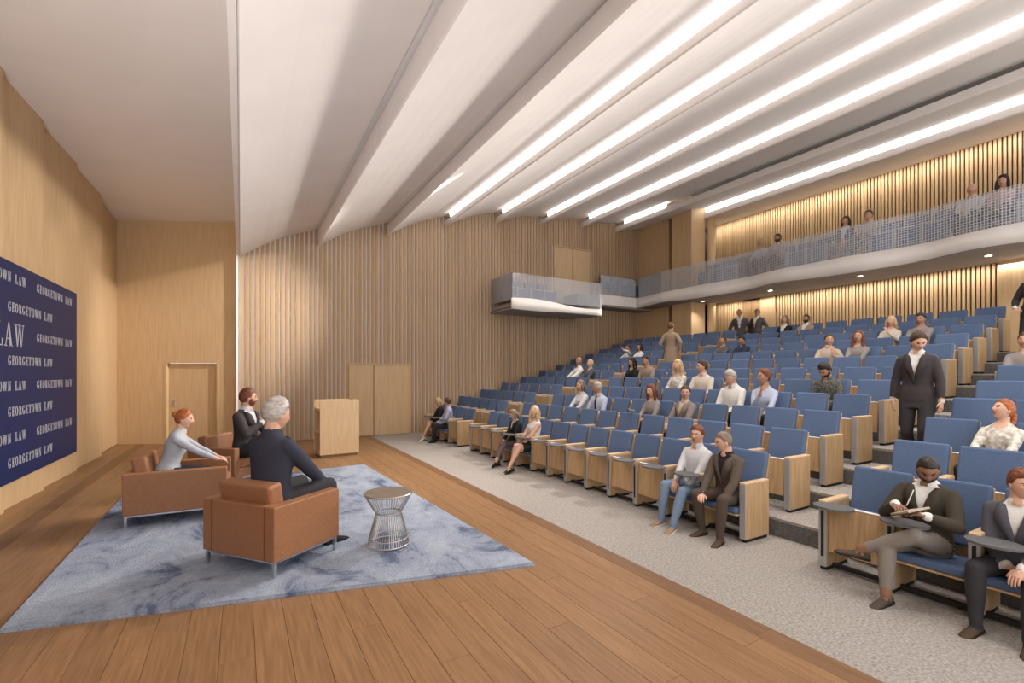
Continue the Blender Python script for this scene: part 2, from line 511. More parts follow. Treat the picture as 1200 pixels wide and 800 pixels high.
# ---- ceiling
ceil = structure(box('ceiling', XL - 0.3, 15.8, YN - 0.3, YF + 0.3, 7.85, 8.05, 'ceiling_white'))
box('stage_soffit', XL - 0.06, -0.10, YN, 15.6, 5.57, 5.70, 'ceiling_white', ceil)
prism('fascia', [(-0.10, 4.72), (-0.03, 4.70), (-0.03, 5.75), (-0.10, 5.75)], 'y', YN, YF - 0.02, 'white_trim', ceil)
for i, (x0, z0, x1, z1) in enumerate(PANELS):
    # panel with a rounded nose at its low edge, a gentle belly and a straight fascia on the stage side
    ztop = (PANELS[i - 1][3] - 0.02) if i else 5.2
    if i and i in LIT and LIT[i]:
        ztop = z0 + 0.58 * (PANELS[i - 1][3] - z0)
    n = 7
    pts = []
    for k_ in range(n + 1):
        t_ = k_ / n
        bel = 0.10 * math.sin(t_ * PI) * (1 if i < 7 else 0.4)
        pts.append((x0 + 0.02 + (x1 - x0 - 0.02) * t_, z0 + (z1 - z0) * t_ + bel))
    top = [(x1, z1 + 0.06), (x0 + 0.09, max(ztop + 0.05, z0 + 0.2)), (x0 + 0.0, ztop)]
    poly = [(x0, z0 + 0.02)] + pts + top
    prism('ceiling_panel', poly, 'y', YN, YF - 0.03, 'ceiling_white', ceil)
    if i:
        # cove back behind the gap
        xa = PANELS[i - 1][2]
        box('cove_back', xa - 0.05, x0 + 0.16, YN, YF - 0.03, PANELS[i - 1][3] + 0.05, PANELS[i - 1][3] + 0.09, 'white_trim', ceil)
nth = {3: 'third', 4: 'fourth', 5: 'fifth', 6: 'sixth', 7: 'seventh', 8: 'eighth'}
for i in (3, 4, 5, 6, 7, 8):
    x0, z0, x1, z1 = PANELS[i]
    zt = PANELS[i - 1][3]
    y1 = 13.15 if i < 8 else 10.9
    y0 = YN + 0.1 if i != 7 else 11.2
    za = z0 + 0.60 * (zt - z0)
    s = prism('light_strip', [(x0 - 0.012, za), (x0 + 0.05, za + 0.03), (x0 + 0.05, zt + 0.03), (x0 - 0.03, zt + 0.03)], 'y', y0, y1, 'led')
    if i == 7:
        tag(s, 'short glowing white light strip in the ceiling ending near the oak column', 'light strip')
    elif i == 8:
        tag(s, 'glowing white light strip in the rearmost ceiling step, closest above the balcony seats', 'light strip')
    else:
        tag(s, 'long glowing white light strip in the %s ceiling step counted from the stage' % nth[i], 'light strip')

# ================================================================== BALCONY
BZ = 4.20          # underside
BF = 4.56          # top of the white fascia / balcony floor
def bal_front(y):  # undulating front edge in plan
    return 12.67 + 0.10 * math.sin(y * 1.55 + 0.6) + 0.05 * math.sin(y * 3.1)
ys = [YN + k * (13.0 - YN) / 60 for k in range(61)]
# rear balcony slab: grey soffit below, white wavy fascia in front
poly = [(bal_front(y), y) for y in ys] + [(13.9, 13.0), (15.5, 13.0), (15.5, YN)]
bal = structure(prism('balcony_slab', [(p[0], p[1]) for p in poly], 'z', BZ, BF - 0.02, 'grey_soffit'))
v, f = [], []
for y in ys:
    xx = bal_front(y)
    zb = BZ - 0.01 + 0.03 * math.sin(y * 1.55 + 2.0)
    v += [(xx - 0.05, y, zb), (xx - 0.05, y, BF), (xx + 0.03, y, BF), (xx + 0.03, y, zb)]
for k in range(len(ys) - 1):
    for a, b_ in ((0, 1), (1, 2), (2, 3), (3, 0)):
        f.append((k * 4 + a, k * 4 + b_, k * 4 + 4 + b_, k * 4 + 4 + a))
f += [(0, 3, 2, 1), tuple(len(v) - 4 + q for q in (0, 1, 2, 3))]
mk('fascia', mesh('fascia', v, f, True), 'white_trim', bal)
# link along the slatted wall, then the lower side box
link_s = structure(prism('balcony_link', [(9.95, 12.92), (12.72, 13.0), (13.6, 13.0), (13.57, YF - 0.02), (9.95, YF - 0.02)], 'z', BZ - 0.06, BF - 0.06, 'grey_soffit'))
prism('fascia', [(10.9, 12.88), (12.74, 12.96), (12.74, 13.0), (10.9, 12.92)], 'z', BZ, BF, 'white_trim', link_s)
side = structure(prism('balcony_box', [(7.02, 12.24), (10.50, 12.32), (10.50, 12.9), (9.94, YF - 0.02), (7.02, YF - 0.02)], 'z', 3.70, 3.74, 'grey_soffit'))
n = 16
v, f = [], []
for k in range(n + 1):
    t_ = k / n
    xx = 7.0 + 3.52 * t_
    yy = 12.22 + 0.08 * t_
    zb = 3.70 - 0.02 * math.sin(t_ * PI * 2)
    zt = 4.02 - 0.10 * t_ + 0.05 * math.sin(t_ * PI * 2)
    v += [(xx, yy, zb), (xx, yy, zt), (xx, yy + 0.06, zt), (xx, yy + 0.06, zb)]
for k in range(n):
    for a, b_ in ((0, 1), (1, 2), (2, 3), (3, 0)):
        f.append((k * 4 + a, k * 4 + 4 + a, k * 4 + 4 + b_, k * 4 + b_))
f += [(0, 1, 2, 3), tuple(len(v) - 4 + q for q in (3, 2, 1, 0))]
mk('fascia', mesh('fascia', v, f, True), 'white_trim', side)
prism('box_floor', [(7.06, 12.30), (10.46, 12.36), (10.46, 13.65), (7.06, 13.65)], 'z', 3.78, 3.90, 'grey_soffit', side)
prism('end_fascia', [(10.46, 12.32), (10.52, 12.32), (10.52, YF - 0.03), (10.46, YF - 0.03)], 'z', 3.72, 4.30, 'white_trim', side)
# glass railings, one object per run with its panes as parts
def railing(label, runs, z0, z1, mat):
    """runs: plan polyline, panes between successive points"""
    r = empty('glass_railing', (runs[0][0], runs[0][1], z0))
    tag(r, label, 'railing')
    for (xa, ya), (xb, yb) in zip(runs[:-1], runs[1:]):
        dx, dy = xb - xa, yb - ya
        ln = math.hypot(dx, dy)
        # local y runs along the pane so the fritted grid follows it
        me = box_me('glass_pane', -0.006, 0.006, 0.006, ln - 0.006, 0, z1 - z0)
        mk('glass_pane', me, mat, r, (xa - runs[0][0], ya - runs[0][1], 0), (0, 0, math.atan2(-dx, dy)))
    return r
pts = []
y = YN + 0.02
while y < 13.0:
    pts.append((bal_front(y) - 0.01, y))
    y += 0.70
pts.append((bal_front(12.9) - 0.01, 12.9))
railing('long wavy glass railing with fine square grid along the rear balcony', pts, BF, 5.28, 'glass_grid')
railing('short glass railing of the balcony link in front of the slatted wall', [(12.66, 12.93), (11.8, 12.90), (10.95, 12.87)], BF, 5.22, 'glass_plain')
railing('glass railing around the small side balcony box', [(7.03, YF - 0.05), (7.03, 12.97), (7.03, 12.26), (7.9, 12.275), (8.77, 12.29), (9.64, 12.305), (10.49, 12.32)], 3.98, 4.78, 'glass_plain')
# round downlights under the balcony
for k, (x, y) in enumerate([(13.46, 10.62), (13.46, 8.28), (13.42, 5.94), (13.40, 3.60), (13.40, 1.26)]):
    r = empty('downlight', (x, y, BZ))
    tag(r, 'small round recessed downlight in the underside of the rear balcony', 'downlight', 'downlights under the rear balcony')
    mk('trim_ring', lathe_me('trim_ring', [(0.075, -0.012), (0.075, 0.0)], 16), 'white_trim', r)
    mk('lens', lathe_me('lens', [(0.05, -0.016), (0.05, -0.012)], 16), 'downlight_glow', r)
    spot_light('downlight_lamp', (x, y, BZ - 0.03), (x - 0.1, y, 0), 60, 110, 0.8, 0.04)

# ================================================================== AUDITORIUM SEATS
SP = 0.506
def tilt(verts, ang, piv):
    c, s_ = math.cos(ang), math.sin(ang)
    out = []
    for x, y, z in verts:
        dx, dz = x - piv[0], z - piv[1]
        out.append((piv[0] + dx * c + dz * s_, y, piv[1] - dx * s_ + dz * c))
    return out
def tilted_box(name, x0, x1, y0, y1, z0, z1, ang, piv, bev, seg=2):
    me = box_me(name, x0, x1, y0, y1, z0, z1, bev, seg)
    co = tilt([tuple(v.co) for v in me.vertices], ang, piv)
    for vtx, c_ in zip(me.vertices, co):
        vtx.co = c_
    me.update()
    return me
HW = SP / 2
# x=0 is the plane of the post fronts, the seat faces -x
S_back = tilted_box('backrest', 0.375, 0.435, -HW + 0.034, HW - 0.034, 0.40, 0.90, math.radians(13), (0.40, 0.42), 0.02)
S_shell = tilted_box('back_shell', 0.437, 0.455, -HW + 0.034, HW - 0.034, 0.22, 0.885, math.radians(13), (0.40, 0.42), 0.004, 1)
S_panup = tilted_box('seat_pan', 0.022, 0.040, -HW + 0.034, HW - 0.034, 0.17, 0.575, math.radians(4), (0.03, 0.17), 0.004, 1)
S_cushup = tilted_box('seat_cushion', 0.042, 0.105, -HW + 0.038, HW - 0.038, 0.19, 0.590, math.radians(4), (0.03, 0.17), 0.02)
S_edge = tilted_box('pan_edge', 0.018, 0.046, -HW + 0.032, HW - 0.032, 0.576, 0.588, math.radians(4), (0.03, 0.17), 0.003, 1)
S_pandn = tilted_box('seat_pan', -0.04, 0.36, -HW + 0.034, HW - 0.034, 0.245, 0.263, math.radians(3), (0.36, 0.25), 0.004, 1)
S_cushdn = tilted_box('seat_cushion', -0.05, 0.37, -HW + 0.036, HW - 0.036, 0.264, 0.330, math.radians(3), (0.36, 0.25), 0.02)
S_bar = box_me('floor_rail', 0.10, 0.14, -HW + 0.03, HW - 0.03, 0.015, 0.05)
PT = 0.033     # half thickness of a post
S_post = box_me('arm_post', 0.012, 0.40, -PT, PT, 0.03, 0.585, 0.004)
S_plate = box_me('metal_plate', 0.0, 0.012, -PT, PT, 0.03, 0.60, 0.002)
S_slot = box_me('slot', -0.002, 0.001, -0.012, 0.012, 0.12, 0.53)
S_foot = box_me('foot', 0.02, 0.38, -PT + 0.006, PT - 0.006, 0.0, 0.03)
S_arm = box_me('armrest', 0.0, 0.40, -PT, PT, 0.585, 0.62, 0.008, 2)
S_endp = box_me('end_panel', 0.012, 0.41, -PT, PT, 0.03, 0.60, 0.004)
S_endc = box_me('armrest', 0.0, 0.41, -PT, PT, 0.60, 0.62, 0.005)
def tablet_me():
    out = []
    for k in range(24):
        a = 2 * PI * k / 24
        out.append((-0.05 + 0.14 * math.cos(a) * (1.0 if math.cos(a) < 0 else 0.75), 0.125 + 0.155 * math.sin(a) * (1 - 0.12 * math.cos(a))))
    return prism_me('writing_tablet', out, 'z', 0.590, 0.606)
S_tab = tablet_me()
S_tabn = prism_me('writing_tablet', [(p.co.x, -p.co.y) for p in list(S_tab.vertices)[:24]][::-1], 'z', 0.590, 0.606)
S_tarm = box_me('tablet_bracket', -0.035, 0.0, -0.02, 0.02, 0.575, 0.589)
for me, mt in ((S_back, 'seat_fabric'), (S_shell, 'oak_seat'), (S_panup, 'oak_seat'), (S_cushup, 'seat_fabric'), (S_edge, 'white_trim'),
               (S_pandn, 'oak_seat'), (S_cushdn, 'seat_fabric'), (S_bar, 'black'), (S_post, 'oak_seat'), (S_plate, 'seat_metal'), (S_slot, 'black'),
               (S_foot, 'black'), (S_arm, 'oak_arm'), (S_endp, 'oak_seat'), (S_endc, 'oak_arm'), (S_tab, 'tablet_grey'), (S_tabn, 'tablet_grey'), (S_tarm, 'seat_metal')):
    me.materials.append(MATS[mt])

S_panb = S_panup.copy(); S_panb.materials.clear(); S_panb.materials.append(MATS['seat_fabric'])
def add_post(root, yy, end=False, tab=0, plate=True):
    p = mk('end_panel' if end else 'arm_post', S_endp if end else S_post, None, root, (0, yy, 0))
    if plate:
        mk('metal_plate', S_plate, None, p)
    mk('foot', S_foot, None, p)
    if tab:
        mk('slot', S_slot, None, p)
    mk('armrest', S_endc if end else S_arm, None, root, (0, yy, 0))
    if tab:
        t = mk('writing_tablet', S_tab if tab > 0 else S_tabn, None, root, (0, yy, 0))
        mk('tablet_bracket', S_tarm, None, t)

def seat(x, y, z, occupied, label, group, near_end=False, far_post=False, far_end=False, tab=0, front=False, p=SP, flip=False, soft=False):
    r = empty('auditorium_seat', (x, y, z))
    tag(r, label, 'seat', group)
    b_ = mk('backrest', S_back, None, r)
    mk('back_shell', S_shell, None, r)
    if occupied:
        mk('seat_pan', S_pandn, None, r); mk('seat_cushion', S_cushdn, None, r)
    else:
        pn = mk('seat_pan', S_panb if soft else S_panup, None, r); mk('seat_cushion', S_cushup, None, r)
        mk('pan_edge', S_edge, None, pn)
    if front:
        mk('floor_rail', S_bar, None, r)
    own = -1 if not flip else 1
    add_post(r, own * p / 2, near_end, tab, True)
    if far_post or far_end:
        add_post(r, -own * p / 2, far_end, 0, True)
    return r

def c_left(i): return 9.80 - 0.165 * i
def l_right(i): return 10.55 - 0.165 * i
SEATS = {}
# seats somebody sits in: (block, row, approximate y of the sitter)
SIT = [('C', 0, 7.97), ('C', 0, 7.30), ('C', 0, 3.90), ('C', 0, 3.42), ('L', 0, 11.45), ('L', 0, 11.95), ('R', 0, 1.62), ('R', 0, 1.10), ('R', 2, 1.68),
       ('C', 2, 7.94), ('C', 2, 7.46), ('L', 5, 11.28), ('L', 5, 10.61), ('L', 8, 11.33), ('L', 8, 10.85), ('C', 5, 8.86), ('C', 5, 8.40),
       ('C', 2, 6.05), ('C', 2, 5.38), ('C', 4, 6.86), ('C', 4, 6.17), ('C', 3, 5.01), ('C', 3, 4.46), ('C', 4, 3.88), ('C', 7, 5.08), ('C', 7, 4.62),
       ('C', 8, 7.85), ('C', 8, 7.40), ('C', 11, 7.26), ('C', 11, 6.79), ('C', 9, 4.44), ('C', 9, 4.00), ('R', 6, 2.13)]
SEATPOS = {}
for i in range(12):
    z = RISE * i
    blocks = []
    n = int((c_left(i) - 3.08) / SP + 0.01); p = (c_left(i) - 3.08) / n
    blocks.append(('C', [(3.08 + p * (k + 0.5), k == 0, k == n - 1) for k in range(n)], p))
    far = 12.95 if i == 0 else 13.45
    n = int((far - l_right(i)) / SP + 0.01); p = min((far - l_right(i)) / n, 0.56)
    blocks.append(('L', [(l_right(i) + p * (k + 0.5), k == 0, k == n - 1) for k in range(n)], p))
    n = 6
    cand = [(2.30 - SP * (k + 0.5), k == n - 1, k == 0) for k in range(n)]
    blocks.append(('R', [c_ for c_ in cand if c_[0] > 0.2306 * ROWX[i] - 0.75], SP))
    for bn, lst, p in blocks:
        sitters = [s_ for s_ in SIT if s_[0] == bn and s_[1] == i]
        occ = {}
        for s_ in sitters:
            free = [q for q in range(len(lst)) if q not in occ]
            q = min(free, key=lambda q: abs(lst[q][0] - s_[2]))
            occ[q] = s_
            SEATPOS[s_] = (ROWX[i], lst[q][0], z)
        bname = {'C': 'the middle block', 'L': 'the block beside the slatted wall', 'R': 'the block opposite the slatted wall'}[bn]
        for q, (yy, first, last) in enumerate(lst):
            occd = q in occ
            if i == 0:
                lab = ('occupied' if occd else 'empty folded') + ' blue seat with writing tablet, front row of ' + bname
            else:
                lab = ('occupied blue flip-up seat' if occd else 'empty blue flip-up seat') + ' in the %s row of %s' % (ORD[i], bname)
            near_end = first and bn in 'CL'
            far_end = last and bn == 'C'
            far_post = last and bn == 'L'
            if first and bn == 'C':
                lab = 'aisle-end blue seat with oak end panel, %s row of %s' % (ORD[i], bname)
            tab = 0
            if i == 0:
                tab = 1 if bn in 'CL' else -1
                if near_end and bn == 'C':
                    tab = 0
            seat(ROWX[i], yy, z, occd, lab, 'seats, %s row, %s' % (ORD[i], bname), near_end, far_post, far_end, tab, i == 0, p, bn == 'R')
# balcony seats
BSX = 13.25
BAL_SIT = [8.59, 8.13, 6.27, 5.77, 3.87, 3.40]
yb = 2.874
while yb < 10.6:
    occd = any(abs(yb - s_) < 0.25 for s_ in BAL_SIT)
    r = seat(BSX, yb, BF - 0.02, occd, ('occupied' if occd else 'empty') + ' blue flip-up seat in the balcony row behind the gridded glass', 'seats on the rear balcony', False, False, False, 0, False, soft=True)
    yb += SP
for k in range(4):
    r = seat(0, 0, 3.90, False, 'blue flip-up seat in the small side balcony box', 'seats in the side balcony box', k == 0, k == 3, soft=True)
    r.location = (7.35 + SP * k, 13.45, 3.90)
    r.rotation_euler = (0, 0, PI / 2)
    r.location.y = 12.92
for k in range(3):
    r = seat(0, 0, BF - 0.06, False, 'blue flip-up seat on the balcony link in the corner by the slatted wall', 'seats on the balcony link', k == 0, k == 2, soft=True)
    r.location = (11.75 + SP * k, 13.06, BF - 0.06)
    r.rotation_euler = (0, 0, PI / 2)

# ================================================================== STAGE OBJECTS
# ---- rug (four uneven corners as laid)
RC = [(-1.42, 4.49), (2.33, 3.64), (2.06, 9.28), (-1.46, 8.85)]
bm = bmesh.new()
low = [bm.verts.new((x, y, 0.0)) for x, y in RC]; hi = [bm.verts.new((x, y, 0.028)) for x, y in RC]
bm.faces.new(hi); bm.faces.new(low[::-1])
for k in range(4):
    bm.faces.new((low[k], low[(k + 1) % 4], hi[(k + 1) % 4], hi[k]))
bmesh.ops.bevel(bm, geom=[e for e in bm.edges if e.verts[0] in hi and e.verts[1] in hi], offset=0.012, segments=2, affect='EDGES')
me = bpy.data.meshes.new('rug'); bm.to_mesh(me); bm.free()
rug = mk('rug', me, 'rug_blue')
tag(rug, 'large mottled blue rug lying on the wooden stage', 'rug')
RZ = 0.028

# ---- leather armchairs: x forward, y to the sitter's left
def armchair(loc, rz, label, Wd=0.44, Dp=0.38):
    r = empty('armchair', loc, rz)
    tag(r, label, 'armchair', 'tan armchairs on the stage')
    for sx in (-1, 1):
        for sy in (-1, 1):
            x, y = sx * (Dp - 0.03), sy * (Wd - 0.03)
            box('leg', x - 0.014, x + 0.014, y - 0.014, y + 0.014, 0, 0.13, 'chrome', r)
    box('base_rail', -Dp + 0.02, Dp - 0.02, -Wd + 0.02, Wd - 0.02, 0.115, 0.135, 'chrome', r)
    for sy in (-1, 1):
        y0, y1 = sorted((sy * Wd, sy * (Wd - 0.115)))
        box('side_panel', -Dp, Dp, y0, y1, 0.135, 0.60, 'leather', r, 0.010, 2)
    box('back_panel', -Dp, -Dp + 0.12, -Wd + 0.116, Wd - 0.116, 0.135, 0.60, 'leather', r, 0.010, 2)
    box('seat_base', -Dp + 0.12, Dp - 0.01, -Wd + 0.117, Wd - 0.117, 0.135, 0.28, 'leather', r, 0.01)
    box('seat_cushion', -Dp + 0.122, Dp + 0.005, -Wd + 0.118, Wd - 0.118, 0.282, 0.42, 'leather', r, 0.03, 3)
    cu = tilted_box('back_cushion', -Dp + 0.10, -Dp + 0.25, -Wd + 0.125, Wd - 0.125, 0.425, 0.76, math.radians(-9), (-Dp + 0.15, 0.43), 0.03, 3)
    cb = mk('back_cushion', cu, 'leather', r)
    for y in (-0.10, 0.10):
        box('tuft_seam', 0, 0.004, y - 0.003, y + 0.003, 0, 0.28, 'leather_dark', cb).matrix_parent_inverse = Matrix.Identity(4)
        s_ = cb.children[-1]; s_.location = (-Dp + 0.215, 0, 0.455); s_.rotation_euler = (0, math.radians(-9), 0)
    for y in (-Wd + 0.1165, Wd - 0.1165):
        box('seam', -Dp - 0.002, -Dp + 0.002, y - 0.003, y + 0.003, 0.14, 0.595, 'leather_dark', r)
    return r
CH = [((0.27, 5.00, RZ), math.radians(38)), ((-0.63, 7.12, RZ), math.radians(-2)), ((-0.14, 8.78, RZ), math.radians(-35))]
armchair(*CH[0], 'tan leather cube armchair beside the wire table, under the grey-haired sitter')
armchair(*CH[1], 'tan leather cube armchair under the red-haired woman in pale blouse', Dp=0.50)
armchair(*CH[2], 'tan leather cube armchair under the bearded man, beyond the other two')

# ---- wire side table
tb = empty('side_table', (1.30, 4.79, RZ))
tag(tb, 'hourglass wire side table with round top on the blue rug', 'side table')
def wire_prof(t_):
    # radius along the height, waisted above the middle
    z = 0.50 * t_
    if t_ < 0.62:
        r_ = 0.205 - (0.205 - 0.125) * (t_ / 0.62) ** 1.1
    else:
        u = (t_ - 0.62) / 0.38
        r_ = 0.125 + (0.235 - 0.125) * u ** 0.9
    return r_, z
v, f = [], []
NW = 56
for k in range(NW):
    a = 2 * PI * k / NW
    path = []
    for q in range(9):
        r_, z = wire_prof(q / 8)
        path.append((r_ * math.cos(a), r_ * math.sin(a), 0.012 + z))
    tube_into(v, f, path, 0.0026, 4)
mk('wire_cage', mesh('wire_cage', v, f), 'wire', tb)
for t_, rr, nm in ((0.0, 0.006, 'base_ring'), (0.12, 0.004, 'hoop'), (0.62, 0.006, 'waist_ring'), (1.0, 0.006, 'top_ring')):
    v, f = [], []
    r_, z = wire_prof(t_)
    tube_into(v, f, [(r_ * math.cos(2 * PI * k / 40), r_ * math.sin(2 * PI * k / 40), 0.012 + z) for k in range(41)], rr, 6)
    mk(nm, mesh(nm, v, f, True), 'wire', tb)
mk('table_top', lathe_me('table_top', [(0.238, 0.512), (0.242, 0.517), (0.242, 0.522), (0.238, 0.525)], 40, False), 'tablet_bronze' if 'tablet_bronze' in MATS else 'wire', tb)

# ---- lectern: solid oak front towards the hall, open shelves on the stage side
lr = empty('lectern', (1.81, 10.88, 0), math.radians(3))
tag(lr, 'pale oak lectern with open shelves standing on the stage boards', 'lectern')
hx, hy = 0.40, 0.33
box('plinth', -hx + 0.03, hx - 0.03, -hy + 0.03, hy - 0.03, 0.0, 0.05, 'oak_dark', lr)
box('side_panel', -hx, hx, -hy, -hy + 0.03, 0.05, 1.19, 'oak_pale', lr, 0.004)
box('side_panel', -hx, hx, hy - 0.03, hy, 0.05, 1.19, 'oak_pale', lr, 0.004)
box('front_panel', hx - 0.03, hx, -hy + 0.03, hy - 0.03, 0.05, 1.19, 'oak_pale', lr)
box('shelf', -hx + 0.01, hx - 0.03, -hy + 0.03, hy - 0.03, 0.05, 0.08, 'oak_pale', lr)
box('shelf', -hx + 0.01, hx - 0.03, -hy + 0.03, hy - 0.03, 0.50, 0.53, 'oak_pale', lr)
box('reading_desk', -hx + 0.01, hx - 0.03, -hy + 0.03, hy - 0.03, 0.96, 1.02, 'oak_pale', lr)
box('divider', 0.0, 0.03, -hy + 0.03, hy - 0.03, 0.08, 0.96, 'oak_dark', lr)

# ---- the sign on the stage wall
SY0, SY1, SZ0, SZ1 = 2.97, 11.22, 0.365, 3.185
SXF = XL + 0.105
KS = 2.545 / 2.64      # measured on a plane slightly behind the board face
sg = empty('wall_sign', (SXF, SY0, SZ0))
tag(sg, 'huge navy sign repeating pale GEORGETOWN LAW lettering on the oak stage wall', 'sign')
box('board', -0.035, 0.0, 0, SY1 - SY0, 0, SZ1 - SZ0, 'navy_panel', sg, 0.004)
def ring(cx, cy, rx, ry, ix, iy, a0, a1, n=20):
    out = []
    for k in range(n):
        t0 = math.radians(a0 + (a1 - a0) * k / n); t1 = math.radians(a0 + (a1 - a0) * (k + 1) / n)
        out.append([(cx + ix * math.cos(t0), cy + iy * math.sin(t0)), (cx + rx * math.cos(t0), cy + ry * math.sin(t0)),
                    (cx + rx * math.cos(t1), cy + ry * math.sin(t1)), (cx + ix * math.cos(t1), cy + iy * math.sin(t1))])
    return out
def rc(x0, y0, x1, y1): return [(x0, y0), (x1, y0), (x1, y1), (x0, y1)]
GL = {
 'E': (0.68, [rc(.1, 0, .28, 1), rc(0, 0, .62, .05), rc(0, .95, .6, 1), rc(.28, .48, .48, .53), rc(.57, 0, .62, .26), rc(.55, .74, .6, 1), rc(.44, .38, .48, .63)]),
 'T': (0.74, [rc(.27, 0, .45, 1), rc(0, .95, .72, 1), rc(0, .7, .05, 1), rc(.67, .7, .72, 1), rc(.17, 0, .55, .05)]),
 'L': (0.66, [rc(.1, 0, .28, 1), rc(0, 0, .6, .05), rc(.55, 0, .6, .3), rc(0, .95, .4, 1)]),
 'A': (0.78, [[(.04, 0), (.10, 0), (.38, 1), (.33, 1)], [(.50, 0), (.70, 0), (.42, 1), (.32, 1)], rc(.17, .3, .56, .35), rc(-.04, 0, .2, .05), rc(.42, 0, .78, .05)]),
 'W': (1.04, [[(.02, 1), (.36, 0), (.28, 0)][::-1] and [(.28, 0), (.36, 0), (.20, 1), (.02, 1)], [(.30, 0), (.36, 0), (.53, 1), (.48, 1)],
              [(.68, 0), (.76, 0), (.62, 1), (.44, 1)], [(.70, 0), (.76, 0), (.96, 1), (.91, 1)], rc(-.05, .95, .28, 1), rc(.37, .95, .68, 1), rc(.83, .95, 1.03, 1)]),
 'N': (0.82, [rc(.1, 0, .15, 1), [(.55, 0), (.69, 0), (.27, 1), (.10, 1)], rc(.64, 0, .69, 1), rc(0, 0, .26, .05), rc(0, .95, .24, 1), rc(.53, .95, .80, 1)]),
 'O': (0.80, ring(.37, .5, .37, .51, .19, .46, 0, 360, 28)),
 'G': (0.82, ring(.37, .5, .37, .51, .19, .46, 48, 318, 24) + [rc(.50, .06, .66, .42), rc(.40, .38, .76, .43), rc(.56, .68, .61, .98)]),
 'R': (0.78, [rc(.1, 0, .28, 1), rc(0, 0, .38, .05), rc(0, .95, .34, 1), rc(.28, .48, .36, .53)] + ring(.34, .74, .30, .26, .13, .21, -90, 90, 14) + [[(.52, 0), (.74, 0), (.52, .5), (.36, .5)]]),
 ' ': (0.62, []),
}
def text_me(text, width, height, gap=0.17):
    tot = sum(GL[c][0] + gap for c in text) - gap
    sx = width / tot
    v, f = [], []
    x = 0.0
    for c in text:
        for poly in GL[c][1]:
            b0 = len(v); n = len(poly)
            v += [(0.003, (x + px) * sx, py * height) for px, py in poly] + [(0.0, (x + px) * sx, py * height) for px, py in poly]
            f.append(tuple(range(b0, b0 + n)))
            f += [(b0 + i, b0 + n + i, b0 + n + (i + 1) % n, b0 + (i + 1) % n) for i in range(n)]
        x += GL[c][0] + gap
    return mesh('lettering', v, f)
T_geo = text_me('GEORGETOWN', 1.18 * KS, 0.120, 0.20)
T_law = text_me('LAW', 0.36 * KS, 0.120, 0.20)
for me in (T_geo, T_law):
    me.materials.append(MATS['sign_letter'])
def zs(z): return 1.75 + (z - 1.75) * KS
def small_text(y, z):
    for me_, dy_ in ((T_geo, 0.0), (T_law, 1.32 * KS)):
        o_ = mk('lettering', me_, None, sg, (0.001, y * KS + dy_ - SY0, zs(z) - 0.060 - SZ0))
        o_['kind'] = 'stuff'
for k in range(4):
    y = 9.65 - 2.10 * k
    for z in (3.03, 2.29, 1.59, 0.90):
        if z == 2.29 and k in (1, 2):
            continue            # the large line stands here
        if y * KS > SY0:
            small_text(y, z)
for y in (8.64, 6.54, 4.44):
    for z in (2.64, 1.93, 1.25, 0.57):
        small_text(y, z)
bx_ = 0.0
bt = 'GEORGETOWN LAW'
btot = sum(GL[c][0] + 0.17 for c in bt) - 0.17
for c in bt:
    if c != ' ':
        lm = text_me(c, GL[c][0] * 4.05 / btot, 0.30)
        mk('letter', lm, 'sign_letter', sg, (0.001, 9.17 * KS - 4.05 - SY0 + bx_ * 4.05 / btot, zs(2.27) - 0.15 - SZ0))
    bx_ += GL[c][0] + 0.17
# END OF OBJECTS

# ================================================================== PEOPLE
def skin_mat(name, c):
    d = tuple(x * 0.9 for x in c)
    mat_noise(name, d, c, 30, 0.5, 0.35, (1, 1, 1), 0, 3)
    MATS[name].node_tree.nodes['Principled BSDF'].inputs['Subsurface Weight'].default_value = 0.0
skin_mat('skin_fair', (0.62, 0.37, 0.27)); skin_mat('skin_light', (0.56, 0.32, 0.22)); skin_mat('skin_tan', (0.42, 0.23, 0.15)); skin_mat('skin_brown', (0.24, 0.125, 0.080))
mat_noise('lips', (0.42, 0.16, 0.13), (0.46, 0.18, 0.15), 30, 0.4, 0.4)
mat_noise('lips_brown', (0.20, 0.09, 0.07), (0.22, 0.10, 0.08), 30, 0.4, 0.4)
mat_noise('eye_white', (0.75, 0.74, 0.72), (0.8, 0.79, 0.77), 10, 0.3, 0.5)
mat_noise('eye_dark', (0.02, 0.014, 0.01), (0.03, 0.02, 0.015), 10, 0.2, 0.5)
CLOTH = {}
def cloth(name, c, rough=0.85, scale=90, var=0.08):
    mat_noise(name, tuple(x * (1 - var) for x in c), tuple(x * (1 + var) for x in c), scale, rough, 0.2, (1, 1, 1), 0.08, 4)
